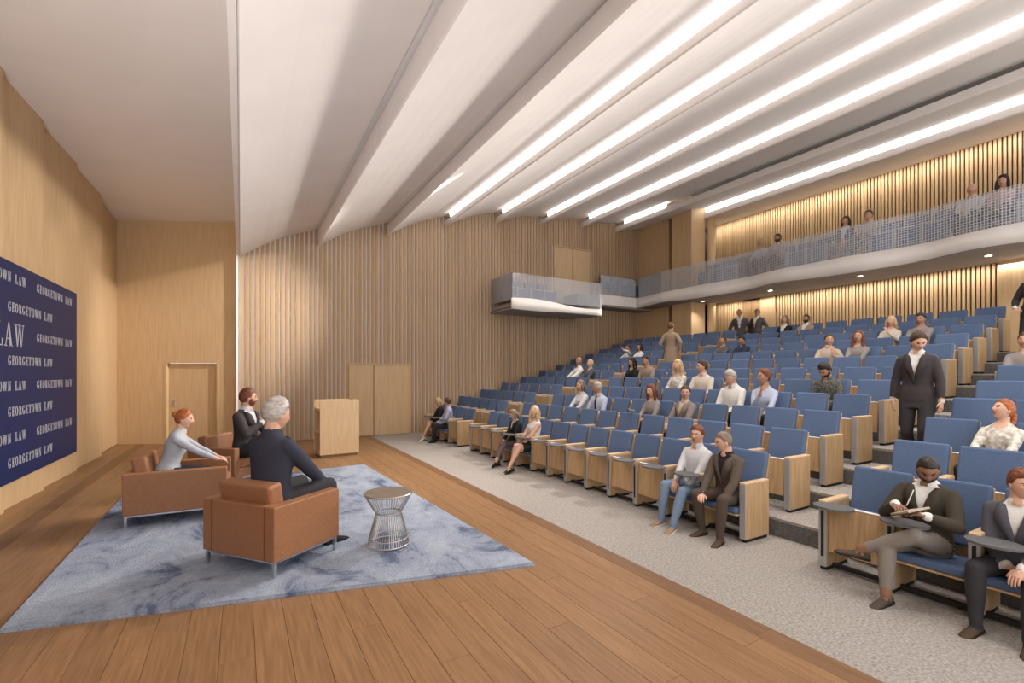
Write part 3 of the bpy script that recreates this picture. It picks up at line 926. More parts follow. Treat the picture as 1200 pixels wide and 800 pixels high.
for nm, c in dict(shirt_white=(0.66, 0.65, 0.64), shirt_pale=(0.52, 0.53, 0.56), shirt_mist=(0.38, 0.41, 0.46), shirt_blue=(0.40, 0.44, 0.56), shirt_lavender=(0.36, 0.38, 0.52), shirt_cream=(0.55, 0.50, 0.44),
                  shirt_beige=(0.46, 0.38, 0.30), grey_knit=(0.24, 0.22, 0.21), taupe_knit=(0.25, 0.20, 0.17), jacket_navy=(0.035, 0.036, 0.055), jacket_char=(0.050, 0.043, 0.046),
                  jacket_slate=(0.085, 0.085, 0.105), jacket_olive=(0.050, 0.042, 0.032), jacket_brown=(0.090, 0.070, 0.058), jacket_grey=(0.20, 0.17, 0.155), jacket_black=(0.018, 0.018, 0.02),
                  coat_beige=(0.34, 0.25, 0.18), jeans=(0.16, 0.22, 0.32), trousers_dark=(0.035, 0.033, 0.038), trousers_brown=(0.075, 0.055, 0.045), trousers_grey=(0.21, 0.185, 0.165),
                  trousers_plum=(0.14, 0.10, 0.11), skirt_black=(0.02, 0.02, 0.022), skirt_sand=(0.45, 0.32, 0.20), shoe_brown=(0.075, 0.052, 0.036), shoe_dark=(0.02, 0.018, 0.017), shoe_tan=(0.27, 0.18, 0.12),
                  shoe_olive=(0.075, 0.060, 0.045), check_grey=(0.10, 0.105, 0.10), blouse_print=(0.50, 0.47, 0.42), tie_dark=(0.03, 0.03, 0.05), dress_pink=(0.52, 0.34, 0.28), navy_knit=(0.03, 0.035, 0.06)).items():
    cloth(nm, c)
cloth('blouse_print', (0.55, 0.52, 0.47), 0.85, 22, 0.35)
cloth('check_grey', (0.10, 0.10, 0.095), 0.85, 40, 0.6)
for nm, c in dict(hair_red=(0.36, 0.105, 0.030), hair_brown=(0.060, 0.030, 0.017), hair_dark=(0.018, 0.013, 0.011), hair_auburn=(0.155, 0.048, 0.022), hair_blond=(0.58, 0.41, 0.22),
                  hair_grey=(0.40, 0.37, 0.35), hair_ash=(0.20, 0.15, 0.115), hair_white=(0.55, 0.51, 0.48)).items():
    mat_noise(nm, tuple(x * 0.65 for x in c), tuple(x * 1.25 for x in c), 14, 0.5, 0.4, (1, 1, 3), 0.3, 6)

def smooth01(x):
    x = np.clip(x, 0, 1)
    return x * x * (3 - 2 * x)

def sphere_dirs(nu, nv):
    d = []
    for j in range(nv + 1):
        th = PI * j / nv
        for i in range(nu):
            ph = 2 * PI * i / nu
            d.append((math.sin(th) * math.cos(ph), math.sin(th) * math.sin(ph), math.cos(th)))
    f = []
    for j in range(nv):
        for i in range(nu):
            k = (i + 1) % nu
            f.append((j * nu + i, (j + 1) * nu + i, (j + 1) * nu + k, j * nu + k))
    return np.array(d), f

def head_shape(d, female=False):
    x, y, z = d[:, 0], d[:, 1], d[:, 2]
    X = 0.100 * x.copy(); Y = 0.0765 * y.copy(); Z = 0.118 * z.copy()
    lo = np.clip(-z, 0, 1); fr = np.clip(x, 0, 1)
    Y *= 1 - (0.30 if female else 0.22) * lo ** 1.4
    X = np.where(x < 0, X * (1 - 0.48 * lo ** 1.2), X * (0.95 - 0.05 * lo))
    face = smooth01((x - 0.05) / 0.4)
    nz = np.where(z > -0.26, np.clip((0.20 - z) / 0.46, 0, 1) ** 1.3, np.clip((z + 0.40) / 0.14, 0, 1))
    X += face * 0.025 * nz * np.exp(-(y / (0.10 + 0.10 * np.clip((0.1 - z) / 0.36, 0, 1))) ** 2)
    X -= face * 0.009 * np.exp(-((np.abs(y) - 0.36) / 0.17) ** 2 - ((z - 0.06) / 0.11) ** 2)
    X += face * 0.005 * np.exp(-((z - 0.24) / 0.09) ** 2 - (y / 0.6) ** 2)
    lip = np.exp(-(y / 0.26) ** 2)
    X += face * lip * (0.006 * np.exp(-((z + 0.47) / 0.045) ** 2) + 0.0065 * np.exp(-((z + 0.58) / 0.045) ** 2) - 0.003 * np.exp(-((z + 0.525) / 0.02) ** 2))
    X += face * 0.010 * np.exp(-((z + 0.86) / 0.14) ** 2 - (y / 0.34) ** 2)
    X += face * 0.004 * np.exp(-((np.abs(y) - 0.5) / 0.2) ** 2 - ((z + 0.15) / 0.2) ** 2)
    return np.stack([X, Y, Z], 1)

def hairline(d, style):
    """positive where hair grows"""
    a = np.degrees(np.arctan2(np.abs(d[:, 1]), d[:, 0]))
    if style == 'bald':
        h = np.interp(a, [0, 60, 85, 110, 140, 180], [1.3, 1.2, 0.6, -0.05, -0.35, -0.45])
        up = np.interp(d[:, 2], [-1, 0.35, 0.55], [0, 0, 2.0])
        return d[:, 2] - h - up
    if style in ('long', 'bun', 'pony', 'bob'):
        h = np.interp(a, [0, 35, 60, 80, 100, 130, 180], [0.62, 0.50, 0.25, -0.05, -0.35, -0.70, -0.80])
    else:
        h = np.interp(a, [0, 40, 60, 78, 92, 105, 130, 180], [0.56, 0.50, 0.42, 0.02, -0.05, -0.35, -0.55, -0.62])
    return d[:, 2] - h

def mat_from_axes(fx, up):
    fx = Vector(fx).normalized()
    up = Vector(up)
    y = up.cross(fx).normalized()
    z = fx.cross(y)
    return Matrix((fx, y, z)).transposed()

def ik(a, b, l1, l2, pole):
    a, b, pole = Vector(a), Vector(b), Vector(pole)
    d = b - a
    L_ = d.length
    if L_ > (l1 + l2) * 0.995:
        d = d * ((l1 + l2) * 0.995 / L_); L_ = d.length; b = a + d
    if L_ < abs(l1 - l2) + 0.02:
        L_ = abs(l1 - l2) + 0.02
    dn = d.normalized()
    ca = (l1 * l1 + L_ * L_ - l2 * l2) / (2 * l1 * L_)
    h = l1 * math.sqrt(max(0, 1 - ca * ca))
    pv = pole - dn * pole.dot(dn)
    if pv.length < 1e-4:
        pv = Vector((0, 0, 1)) - dn * dn.z
    pv.normalize()
    return a + dn * (l1 * ca) + pv * h, b

class Src:
    """collects closed lofts for the remeshed body, each vertex tagged with a material"""
    def __init__(s): s.v, s.f, s.t = [], [], []
    def loft(s, rings, tagf, n=16):
        """rings: (centre, ex, ey, a, b); tagf(ring index, angle) -> material"""
        b0 = len(s.v)
        for k, (c, ex, ey, a, b_) in enumerate(rings):
            for i in range(n):
                t = 2 * PI * i / n
                s.v.append(c + ex * (a * math.cos(t)) + ey * (b_ * math.sin(t)))
                s.t.append(tagf(k, t))
        for k in range(len(rings) - 1):
            for i in range(n):
                j = (i + 1) % n
                s.f.append((b0 + k * n + i, b0 + k * n + j, b0 + (k + 1) * n + j, b0 + (k + 1) * n + i))
        s.f.append(tuple(b0 + i for i in range(n))[::-1])
        e = b0 + (len(rings) - 1) * n
        s.f.append(tuple(e + i for i in range(n)))
    def limb(s, p0, p1, r0, r1, tag, bulge=0.0, n=14, tag_end=None, end_from=0.9, flat=1.0):
        p0, p1 = Vector(p0), Vector(p1)
        d = (p1 - p0); L_ = d.length; d.normalize()
        ex = d.cross(Vector((0.11, 0.23, 0.97)))
        if ex.length < 0.05: ex = d.cross(Vector((1, 0, 0)))
        ex.normalize(); ey = d.cross(ex)
        rings = []; ts = []
        for q in (0.15, 0.55, 0.85): # rounded start
            rings.append((p0 - d * (r0 * math.cos(q * PI / 2)), ex, ey, r0 * math.sin(q * PI / 2), r0 * math.sin(q * PI / 2) * flat)); ts.append(0)
        m_ = max(4, int(L_ / 0.035))
        for k in range(m_ + 1):
            t = k / m_
            r = r0 + (r1 - r0) * t + bulge * math.sin(PI * min(1, t * 1.25)) * (1 if t < 0.8 else 0.5)
            rings.append((p0 + d * (L_ * t), ex, ey, r, r * flat)); ts.append(t)
        for q in (0.85, 0.55, 0.15):
            rings.append((p1 + d * (r1 * math.cos(q * PI / 2)), ex, ey, r1 * math.sin(q * PI / 2), r1 * math.sin(q * PI / 2) * flat)); ts.append(1)
        s.loft(rings, (lambda k, a: tag_end if (tag_end and ts[k] >= end_from) else tag), n)

def person(label, loc, yaw, P=None, group=None, **kw):
    """P: pose and looks. Local frame: x forward, y to the person's left, z up, origin on the floor below the hips."""
    g = dict(seated=True, lean=-8, twist=0, roll=0, head=(0, 0, 0), fem=False, scale=0.93, lod=1, hipz=None,
             lh=None, rh=None, lf=None, rf=None, lpole=None, rpole=None, lk=None, rk=None,
             skin='skin_light', top='shirt_pale', inner=None, tie=None, bottom='trousers_dark', shoe='shoe_dark', hair='hair_brown', style='short',
             beard=None, skirt=False, bare=False, coat=False, sleeve='long', hv=0.018, seat_h=0.33, top_z=None)
    g.update(kw)
    G = lambda k: g[k]
    if g['top_z']: g['scale'] = (g['top_z'] - g['seat_h']) / 0.885
    sc, fem = g['scale'], g['fem']
    S = Src()
    hz = g['hipz'] if g['hipz'] is not None else ((g['seat_h'] / sc + 0.095) if g['seated'] else 0.90)
    P0 = Vector((0, 0, hz))
    dzp = (0.568 - hz) if g['seated'] else 0.0     # hand and raised-foot targets were set for a standard seat
    Rl = Matrix.Rotation(math.radians(g['lean']), 3, 'Y')            # positive lean = forward
    Rr = Matrix.Rotation(math.radians(g['roll']), 3, 'X')
    u = (Rr @ Rl) @ Vector((0, 0, 1))
    def frame(tw):
        Rt = Matrix.Rotation(math.radians(tw), 3, 'Z')
        fx = (Rr @ Rl) @ (Rt @ Vector((1, 0, 0)))
        fx = (fx - u * fx.dot(u)).normalized()
        return fx, u.cross(fx).normalized()                        # forward, left
    jk = g['inner'] is not None                                     # an open jacket over an inner shirt
    th = 0.012 if jk else 0.004
    shx = 0.165 if fem else 0.187
    T = [(-0.115, .10, .085, 0), (-0.09, .150, .118, 0), (-0.03, .172, .128, 0), (.05, .165 if not fem else .168, .122, 0), (.14, .150 if not fem else .132, .112 if not fem else .100, .0),
         (.22, .155 if not fem else .130, .112 if not fem else .098, .004), (.30, .168 if not fem else .142, .118 if not fem else .115, .008), (.37, .180 if not fem else .152, .118 if not fem else .118, .006),
         (.43, .186 if not fem else .160, .105 if not fem else .095, .0), (.475, .168 if not fem else .142, .085, -.006), (.505, .115 if not fem else .098, .070, -.010), (.53, .070, .062, -.010), (.545, .058, .056, -.008)]
    rings = []; tt = []
    # resample finely so the tags are crisp
    NR = 30
    tmin, tmax = T[0][0], T[-1][0]
    for k in range(NR + 1):
        t = tmin + (tmax - tmin) * k / NR
        a = np.interp(t, [q[0] for q in T], [q[1] for q in T]); b_ = np.interp(t, [q[0] for q in T], [q[2] for q in T]); o_ = np.interp(t, [q[0] for q in T], [q[3] for q in T])
        fx, lf_ = frame(g['twist'] * np.clip(t / 0.45, 0, 1))
        ex = th if t < 0.47 else th * 0.4
        rings.append((P0 + u * t + fx * float(o_), lf_, fx, float(a) + ex, float(b_) + ex)); tt.append(t)
    def torso_tag(k, ang):
        t = tt[k]
        front = math.degrees(abs(((ang - PI / 2 + PI) % (2 * PI)) - PI))     # 0 = straight ahead
        if jk:
            wv = np.interp(t, [0.15, 0.19, 0.46, 0.52], [0, 2, 22, 50])
            if front < wv and t > 0.15:
                if g['tie'] and front < np.interp(t, [0.08, 0.2, 0.47, 0.5], [7, 8, 6, 5]): return g['tie']
                return g['inner']
            if t > 0.525: return g['inner']
        elif g['tie'] and front < 7 and 0.04 < t < 0.5:
            return g['tie']
        if t < (-0.045 if jk else 0.02) and not g['coat']: return g['bottom']
        if t > 0.535: return g['skin']
        if not jk and t > 0.47 and front < np.interp(t, [0.47, 0.52], [6, 45]): return g['skin']
        return g['top']
    S.loft(rings, torso_tag, 36)
    fxs, lfs = frame(g['twist'])
    # neck and head
    nb = P0 + u * 0.525
    hy, hp, hr = [math.radians(q) for q in g['head']]               # yaw (to the left +), pitch (down +), roll
    base = mat_from_axes(fxs * 0.8 + Vector((1, 0, 0)) * 0.2, u * 0.35 + Vector((0, 0, 1)) * 0.65)
    Rh = base @ (Matrix.Rotation(hy, 3, 'Z') @ Matrix.Rotation(hp, 3, 'Y') @ Matrix.Rotation(hr, 3, 'X'))
    hc = nb + Vector((0, 0, 1)) * 0.045 + u * 0.015 + Rh @ Vector((0.028, 0, 0.085))
    nr = 0.050 if fem else 0.059
    S.limb(nb - u * 0.03, hc + Rh @ Vector((-0.028, 0, -0.03)), nr * 1.08, nr * 0.96, g['skin'], n=16)
    if not g['bare'] or jk:
        if not fem or jk or g.get('collar'):
            cc = nb + u * 0.018
            crings = []
            for k, (dz, a) in enumerate(((-0.035, 1.34), (-0.015, 1.30), (0.002, 1.20), (0.008, 1.08))):
                crings.append((cc + u * dz, lfs, fxs, nr * a, nr * a * 1.05))
            S.loft(crings, lambda k, a: (g['skin'] if (not g['tie'] and math.degrees(abs(((a - PI / 2 + PI) % (2 * PI)) - PI)) < 28) else (g['inner'] if jk else g['top'])), 24)
    # arms
    hands = []
    for sd, tgt, pole in ((1, g['lh'], g['lpole']), (-1, g['rh'], g['rpole'])):
        sh = P0 + u * 0.445 + lfs * (sd * shx) + fxs * 0.0
        if tgt is None:
            tgt = (0.34, sd * 0.10, 0.668) if g['seated'] else (0.06, sd * 0.26, hz - 0.02)
        hd = None
        if len(tgt) > 3:
            hd = Vector(tgt[3:6])
        wr = Vector(tgt[:3]) - Vector((0, 0, dzp if g['seated'] else 0))
        pl = Vector(pole) if pole else Vector((-0.5, sd * 0.6, -0.7))
        l1, l2 = (0.285, 0.25) if not fem else (0.265, 0.235)
        el, wr = ik(sh, wr, l1, l2, pl)
        k_ = 0.85 if fem else 1.0
        sl = g['sleeve']
        ta = g['top']
        tf = g['top'] if sl == 'long' else g['skin']
        tu = g['top'] if sl != 'none' else g['skin']
        S.limb(sh - lfs * (sd * 0.025) - u * 0.012, el, (0.053 * k_ + th), (0.045 * k_ + th * 0.9), tu, 0.004, tag_end=(g['skin'] if sl in ('none', 'short') else None), end_from=0.45)
        S.limb(el, wr, (0.044 * k_ + th * 0.9), (0.030 * k_ + th * 0.6), tf, 0.004, tag_end=(g['inner'] if jk else (g['skin'] if sl == 'long' else None)), end_from=0.93 if jk else 0.97)
        fd = (wr - el).normalized()
        hd = hd.normalized() if hd is not None else (fd * 0.75 + Vector((0.25, -sd * 0.12, -0.35))).normalized()
        # back of the hand faces up / outward
        upv = Vector((0, 0, 1)) if abs(hd.z) < 0.8 else Vector((0.4, sd, 0))
        side = hd.cross(upv).normalized() * (1 if sd > 0 else 1)
        nrm = side.cross(hd).normalized()
        # palm: flattened loft
        prs = []
        for q, wdt, tk in ((-0.015, .024, .020), (0.0, .028, .021), (.03, .037, .018), (.06, .041, .016), (.085, .040, .014), (.095, .032, .010)):
            prs.append((wr + hd * q, side, nrm, wdt * k_, tk * k_))
        S.loft(prs, lambda k, a: g['skin'], 12)
        hands.append((wr, hd, side, nrm, sd, k_))
    # legs
    feet = []
    soles = []
    bare_leg = g['skin'] if g['bare'] else g['bottom']
    for sd, ft, kp in ((1, g['lf'], g['lk']), (-1, g['rf'], g['rk'])):
        hj = P0 + Vector((0, sd * 0.092, -0.01))
        if ft is None:
            ft = (0.40, sd * 0.11, 0.085) if g['seated'] else (0.0, sd * 0.095, 0.085)
        an = Vector(ft[:3]) - Vector((0, 0, dzp if ft[2] > 0.2 and g['seated'] else 0))
        fdir = Vector(ft[3:6]).normalized() if len(ft) > 3 else Vector((1, sd * 0.18, -0.12)).normalized()
        pl = Vector(kp) if kp else (Vector((0.3, sd * 0.10, 1)) if g['seated'] else Vector((1, 0, 0)))
        kn, an = ik(hj, an, 0.43, 0.415, pl)
        r0, r1 = (0.088, 0.060) if not fem else (0.086, 0.055)
        cl = 0.006 if not g['bare'] else 0.0
        S.limb(hj, kn, r0 + cl, r1 + cl, g['bottom'] if not g['bare'] or g['skirt'] else g['skin'], 0.002, n=18, tag_end=(g['skin'] if g['bare'] else None), end_from=0.72)
        S.limb(kn, an, (0.058 if not fem else 0.052) + cl, (0.036 if not g['bare'] else 0.028) + cl * 1.3, bare_leg, 0.008 if not g['bare'] else 0.006, n=16,
               tag_end=(g['skin'] if g.get('ankle') else None), end_from=0.86)
        feet.append((an, fdir, kn))
        # shoe
        sdv = fdir.cross(Vector((0, 0, 1)))
        if sdv.length < 0.1: sdv = Vector((0, 1, 0))
        sdv.normalize()
        shin = (kn - an).normalized()
        upf = sdv.cross(fdir).normalized()
        if upf.dot(shin) < 0: upf = -upf
        srs = []
        for q, wd, zt in ((-0.070, .012, .030), (-0.062, .028, .060), (-0.03, .036, .074), (0.01, .037, .070), (0.06, .041, .050), (0.11, .045, .038), (0.15, .042, .030), (0.18, .030, .022), (0.192, .012, .012)):
            cen = an + fdir * q - upf * (0.082 - zt / 2)
            srs.append((cen, sdv, upf, wd * (0.85 if fem else 1.0), zt / 2 + 0.004))
        S.loft(srs, lambda k, a: g['shoe'], 14)
        soles.append((an, fdir, sdv, upf))
    if g['skirt']:
        kA = (feet[0][2] + feet[1][2]) / 2
        krn = []
        for q in np.linspace(0, 0.80, 10):
            c_ = P0 + (kA - P0) * float(q)
            d_ = (kA - P0).normalized(); ex_ = Vector((0, 1, 0)); ey_ = d_.cross(ex_).normalized()
            krn.append((c_, ex_, ey_, 0.185 - 0.03 * q, 0.115 - 0.025 * q))
        S.loft(krn, lambda k, a: g['bottom'], 24)
    if g['coat']:      # skirt of a coat or long jacket on a standing figure
        krn = []
        for q in np.linspace(0, 1, 10):
            c_ = P0 + Vector((0, 0, 0.06 - g['coat'] * float(q)))
            krn.append((c_, Vector((0, 1, 0)), Vector((1, 0, 0)), (0.172 if fem else 0.188) + 0.012 * q, (0.118 if fem else 0.135) + 0.015 * q))
        S.loft(krn, lambda k, a: g['top'], 28)
    # ---- remesh into one continuous body
    vox = {2: 0.011, 1: 0.015, 0: 0.020}[g['lod']]
    me = mesh('src', S.v, S.f)
    bm = bmesh.new(); bm.from_mesh(me); bmesh.ops.recalc_face_normals(bm, faces=bm.faces); bm.to_mesh(me); bm.free()
    tmp = bpy.data.objects.new('src', me); C.objects.link(tmp)
    md = tmp.modifiers.new('r', 'REMESH'); md.mode = 'VOXEL'; md.voxel_size = vox
    ms = tmp.modifiers.new('s', 'SMOOTH'); ms.factor = 0.5; ms.iterations = 5 if g['lod'] == 2 else 3
    dg = bpy.context.evaluated_depsgraph_get()
    ev = tmp.evaluated_get(dg)
    rm = ev.to_mesh()
    nV = len(rm.vertices)
    V = np.empty(nV * 3); rm.vertices.foreach_get('co', V); V = V.reshape(-1, 3)
    F = [tuple(p.vertices) for p in rm.polygons]
    ev.to_mesh_clear()
    bpy.data.objects.remove(tmp); bpy.data.meshes.remove(me)
    kd = kdtree.KDTree(len(S.v))
    for i, p in enumerate(S.v): kd.insert(p, i)
    kd.balance()
    slots = []
    def slot(m_):
        if m_ not in slots: slots.append(m_)
        return slots.index(m_)
    vt = [S.t[kd.find(p)[1]] for p in V]
    FM = []
    for f_ in F:
        names = [vt[q] for q in f_]
        FM.append(slot(max(set(names), key=names.count)))
    VV = [tuple(p) for p in V]
    def append(vs_, fs_, m_):
        b0 = len(VV)
        VV.extend(tuple(p) for p in vs_)
        for f_ in fs_:
            F.append(tuple(b0 + q for q in f_)); FM.append(slot(m_))
    # fingers, rooted inside the palm
    for wr, hd, side, nrm, sd, k_ in hands:
        curl = g.get('curl', 0.35)
        tsd = -1 if sd > 0 else 1                                    # thumb side along `side`
        # `side` = hd x up: for a palm-down hand it points to the right of the hand direction
        tsd = 1 if sd > 0 else -1
        for fi, (off, ln) in enumerate(((-0.030, 0.074), (-0.010, 0.082), (0.010, 0.077), (0.029, 0.060))):
            off = -off * tsd
            p = wr + hd * 0.082 + side * (off * k_)
            d = hd.copy()
            pts = [p - hd * 0.02, p]
            for sg_ in (0.45, 0.31, 0.24):
                d = (d * math.cos(curl) - nrm * math.sin(curl)).normalized()
                p = p + d * (ln * sg_ * k_)
                pts.append(p)
            v_, f_ = [], []
            tube_into(v_, f_, pts, [0.0085 * k_, 0.0092 * k_, 0.0084 * k_, 0.0075 * k_, 0.0055 * k_], 7 if g['lod'] == 2 else 5)
            append(v_, f_, g['skin'])
        tp = wr + hd * 0.028 + side * (0.030 * tsd * k_)
        td = (hd * 0.75 + side * (0.65 * tsd) - nrm * 0.25).normalized()
        t2 = (hd * 0.95 + side * (0.25 * tsd) - nrm * 0.3).normalized()
        v_, f_ = [], []
        tube_into(v_, f_, [tp - td * 0.015, tp + td * 0.022 * k_, tp + td * 0.030 * k_ + t2 * 0.025 * k_, tp + td * 0.032 * k_ + t2 * 0.046 * k_], [0.011 * k_, 0.011 * k_, 0.0098 * k_, 0.006 * k_], 7 if g['lod'] == 2 else 5)
        append(v_, f_, g['skin'])
    for an, fdir, sdv, upf in soles:
        prof = [(-0.072, .015), (-0.062, .030), (-0.02, .036), (0.04, .036), (0.10, .046), (0.15, .044), (0.185, .028), (0.196, .010)]
        k_ = 0.85 if fem else 1.0
        ring2 = [(q, w_ * k_) for q, w_ in prof] + [(q, -w_ * k_) for q, w_ in prof[::-1]]
        v_ = [an + fdir * q + sdv * w_ - upf * 0.085 for q, w_ in ring2] + [an + fdir * q + sdv * w_ - upf * 0.070 for q, w_ in ring2]
        n_ = len(ring2)
        append(v_, [tuple(range(n_)), tuple(range(n_, 2 * n_))[::-1]] + [(i, n_ + i, n_ + (i + 1) % n_, (i + 1) % n_) for i in range(n_)], g.get('sole', 'shoe_dark'))
    # head
    nu, nv = {2: (56, 44), 1: (40, 32), 0: (28, 22)}[g['lod']]
    D, HF = sphere_dirs(nu, nv)
    HP = head_shape(D, fem) * (0.95 if fem else 1.0)
    Rn = np.array(Rh); hcn = np.array(hc)
    HW_ = HP @ Rn.T + hcn
    lipm = 'lips' if g['skin'] != 'skin_brown' else 'lips_brown'
    b0 = len(VV); VV.extend(tuple(p) for p in HW_)
    for f_ in HF:
        c_ = D[list(f_)].mean(0)
        m_ = g['skin']
        if c_[0] > 0.5 and abs(c_[1]) < 0.27 and -0.63 < c_[2] < -0.43: m_ = lipm
        F.append(tuple(b0 + q for q in f_)); FM.append(slot(m_))
    def blob(cx, cy, cz, rx, ry, rz, m_, n_=8):
        d_, f_ = sphere_dirs(n_, max(4, n_ // 2 + 1))
        p_ = (d_ * np.array([rx, ry, rz]) + np.array([cx, cy, cz])) @ Rn.T + hcn
        append(p_, f_, m_)
    hs_ = 0.95 if fem else 1.0
    for s_ in (-1, 1):
        ex_ = float(head_shape(np.array([[0.92, 0.40 * s_, 0.06]]) / np.linalg.norm([0.92, 0.40, 0.06]), fem)[0, 0]) * hs_
        ey_ = 0.0305 * s_ * hs_
        blob(ex_ - 0.0065, ey_, 0.006, 0.0085, 0.0130, 0.0075, 'eye_white')
        blob(ex_ - 0.0005, ey_, 0.006, 0.0040, 0.0062, 0.0062, 'eye_dark')
        blob(ex_ + 0.003, ey_ * 1.03, 0.0255, 0.0060, 0.0190, 0.0042, g['hair'])
        blob(-0.006, s_ * 0.0745 * hs_, -0.008, 0.017, 0.009, 0.030, g['skin'], 10)
    bme = bpy.data.meshes.new('body')
    bme.from_pydata(VV, [], F)
    for m_ in slots: bme.materials.append(MATS[m_])
    bme.polygons.foreach_set('material_index', FM)
    bme.polygons.foreach_set('use_smooth', [True] * len(F))
    bme.update()
    root = empty('person', loc, yaw)
    tag(root, label, 'person', group)
    root.scale = (sc, sc, sc)
    body = mk('body', bme, None, root)
    # hair: a cap that dives under the skin outside the hairline
    st = g['style']
    D2, HF2 = sphere_dirs(nu, nv)
    HP2 = head_shape(D2, fem) * hs_
    hl_ = hairline(D2, st)
    gr = smooth01(hl_ / 0.10)
    thick = 0.25 + 0.75 * smooth01(hl_ / 0.45)
    volume = thick * g['hv'] * (0.6 + 0.6 * np.clip(D2[:, 2], 0, 1)) * (1 + 0.18 * np.sin(D2[:, 1] * 23 + D2[:, 0] * 9) * np.sin(D2[:, 0] * 17))
    nrmD = D2 / np.linalg.norm(D2, axis=1)[:, None]
    ell = D2 * np.array([0.100, 0.0765, 0.118]) * hs_
    ell = np.where(D2[:, [2]] < 0, HP2, ell)
    HPh = ell * (0.93 + 0.07 * gr[:, None]) + nrmD * (volume * gr)[:, None]
    hv_ = [tuple(p) for p in (HPh @ Rn.T + hcn)]
    hf_ = list(HF2)
    def happend(vs_, fs_):
        b1 = len(hv_)
        hv_.extend(tuple(p) for p in vs_)
        hf_.extend(tuple(b1 + q for q in f_) for f_ in fs_)
    def lock(pts, radii, flat=0.6, n_=10):
        pts = [Vector((Rh @ Vector(p)) + hc) if True else p for p in pts]
        S2 = Src()
        rr = []
        for k, p in enumerate(pts):
            d_ = (pts[min(k + 1, len(pts) - 1)] - pts[max(k - 1, 0)]).normalized()
            ex_ = Rh @ Vector((0, 1, 0)); ex_ = (ex_ - d_ * ex_.dot(d_)).normalized(); ey_ = d_.cross(ex_)
            rr.append((p, ex_, ey_, radii[k], radii[k] * flat))
        S2.loft(rr, lambda k, a: 0, n_)
        happend(S2.v, S2.f)
    if st == 'bun':
        d_, f_ = sphere_dirs(12, 8)
        happend((d_ * np.array([0.040, 0.042, 0.036]) + np.array([-0.105, 0, 0.055])) @ Rn.T + hcn, f_)
    elif st == 'long':
        lock([(-0.03, 0, 0.07), (-0.075, 0, 0.0), (-0.085, 0, -0.08), (-0.085, 0, -0.16), (-0.085, 0, -0.24), (-0.08, 0, -0.29)], [0.06, 0.085, 0.088, 0.085, 0.075, 0.03], 0.45, 14)
        for s_ in (-1, 1):
            lock([(0.045, s_ * 0.055, 0.075), (0.030, s_ * 0.080, 0.0), (0.018, s_ * 0.085, -0.09), (0.015, s_ * 0.085, -0.18), (0.02, s_ * 0.08, -0.25), (0.02, s_ * 0.075, -0.28)], [0.012, 0.026, 0.030, 0.030, 0.024, 0.008], 0.7, 8)
    elif st == 'bob':
        lock([(-0.03, 0, 0.07), (-0.07, 0, 0.0), (-0.08, 0, -0.07), (-0.075, 0, -0.13), (-0.07, 0, -0.15)], [0.06, 0.085, 0.09, 0.08, 0.03], 0.5, 14)
        for s_ in (-1, 1):
            lock([(0.04, s_ * 0.055, 0.075), (0.022, s_ * 0.080, 0.0), (0.010, s_ * 0.083, -0.08), (0.01, s_ * 0.075, -0.12)], [0.012, 0.026, 0.030, 0.010], 0.7, 8)
    elif st == 'pony':
        lock([(-0.085, 0, 0.02), (-0.115, 0, -0.01), (-0.125, 0, -0.08), (-0.115, 0.01, -0.16), (-0.10, 0.02, -0.23)], [0.022, 0.032, 0.036, 0.030, 0.008], 0.8, 10)
    hme = mesh('hair', hv_, hf_, True)
    mk('hair', hme, g['hair'], root)
    if g['beard']:
        a_ = np.degrees(np.arctan2(np.abs(D2[:, 1]), D2[:, 0]))
        grb = smooth01((-0.30 - D2[:, 2] - 0.0) / 0.12) * smooth01((100 - a_) / 15)
        grb = np.maximum(grb, smooth01((-0.02 - D2[:, 2]) / 0.1) * smooth01((a_ - 55) / 12) * smooth01((100 - a_) / 12))
        lipz = np.exp(-(D2[:, 1] / 0.22) ** 4) * np.exp(-((D2[:, 2] + 0.525) / 0.085) ** 4)
        grb = grb * (1 - lipz)
        HPb = HP2 * (0.93 + 0.07 * grb[:, None]) + nrmD * (0.005 * grb)[:, None]
        bmv = mesh('beard', [tuple(p) for p in (HPb @ Rn.T + hcn)], HF2, True)
        mk('beard', bmv, g['beard'], root)
    # lapels on open jackets
    if jk and g['lod'] >= 1:
        for s_ in (-1, 1):
            v_, f_ = [], []
            rows = 9
            for k in range(rows):
                t = 0.16 + (0.50 - 0.16) * k / (rows - 1)
                a = np.interp(t, tt, [r_[3] for r_ in rings]); b_ = np.interp(t, tt, [r_[4] for r_ in rings]); o_ = np.interp(t, [q[0] for q in T], [q[3] for q in T])
                fx, lf_ = frame(g['twist'] * np.clip(t / 0.45, 0, 1))
                wv = float(np.interp(t, [0.15, 0.19, 0.46, 0.52], [0, 2, 22, 50]))
                wid = float(np.interp(t, [0.16, 0.38, 0.44, 0.50], [3, 24, 17, 12]))
                for dep in (0.016 + (0.010 if t > 0.43 else 0), 0.004):
                    for an_ in (max(wv - 7, 0.5), wv + wid):
                        ar = PI / 2 - s_ * math.radians(an_)
                        v_.append(P0 + u * t + fx * float(o_) + lf_ * ((float(a) + dep) * math.cos(ar)) + fx * ((float(b_) + dep) * math.sin(ar)))
            for k in range(rows - 1):
                q = k * 4
                for a1, a2 in ((0, 1), (1, 3), (3, 2), (2, 0)):
                    f_.append((q + a1, q + a2, q + 4 + a2, q + 4 + a1))
            f_ += [(0, 2, 3, 1), (4 * rows - 4, 4 * rows - 3, 4 * rows - 1, 4 * rows - 2)]
            lm = mesh('lapel', v_, f_, True)
            mk('lapel', lm, g['top'], root)
    return root

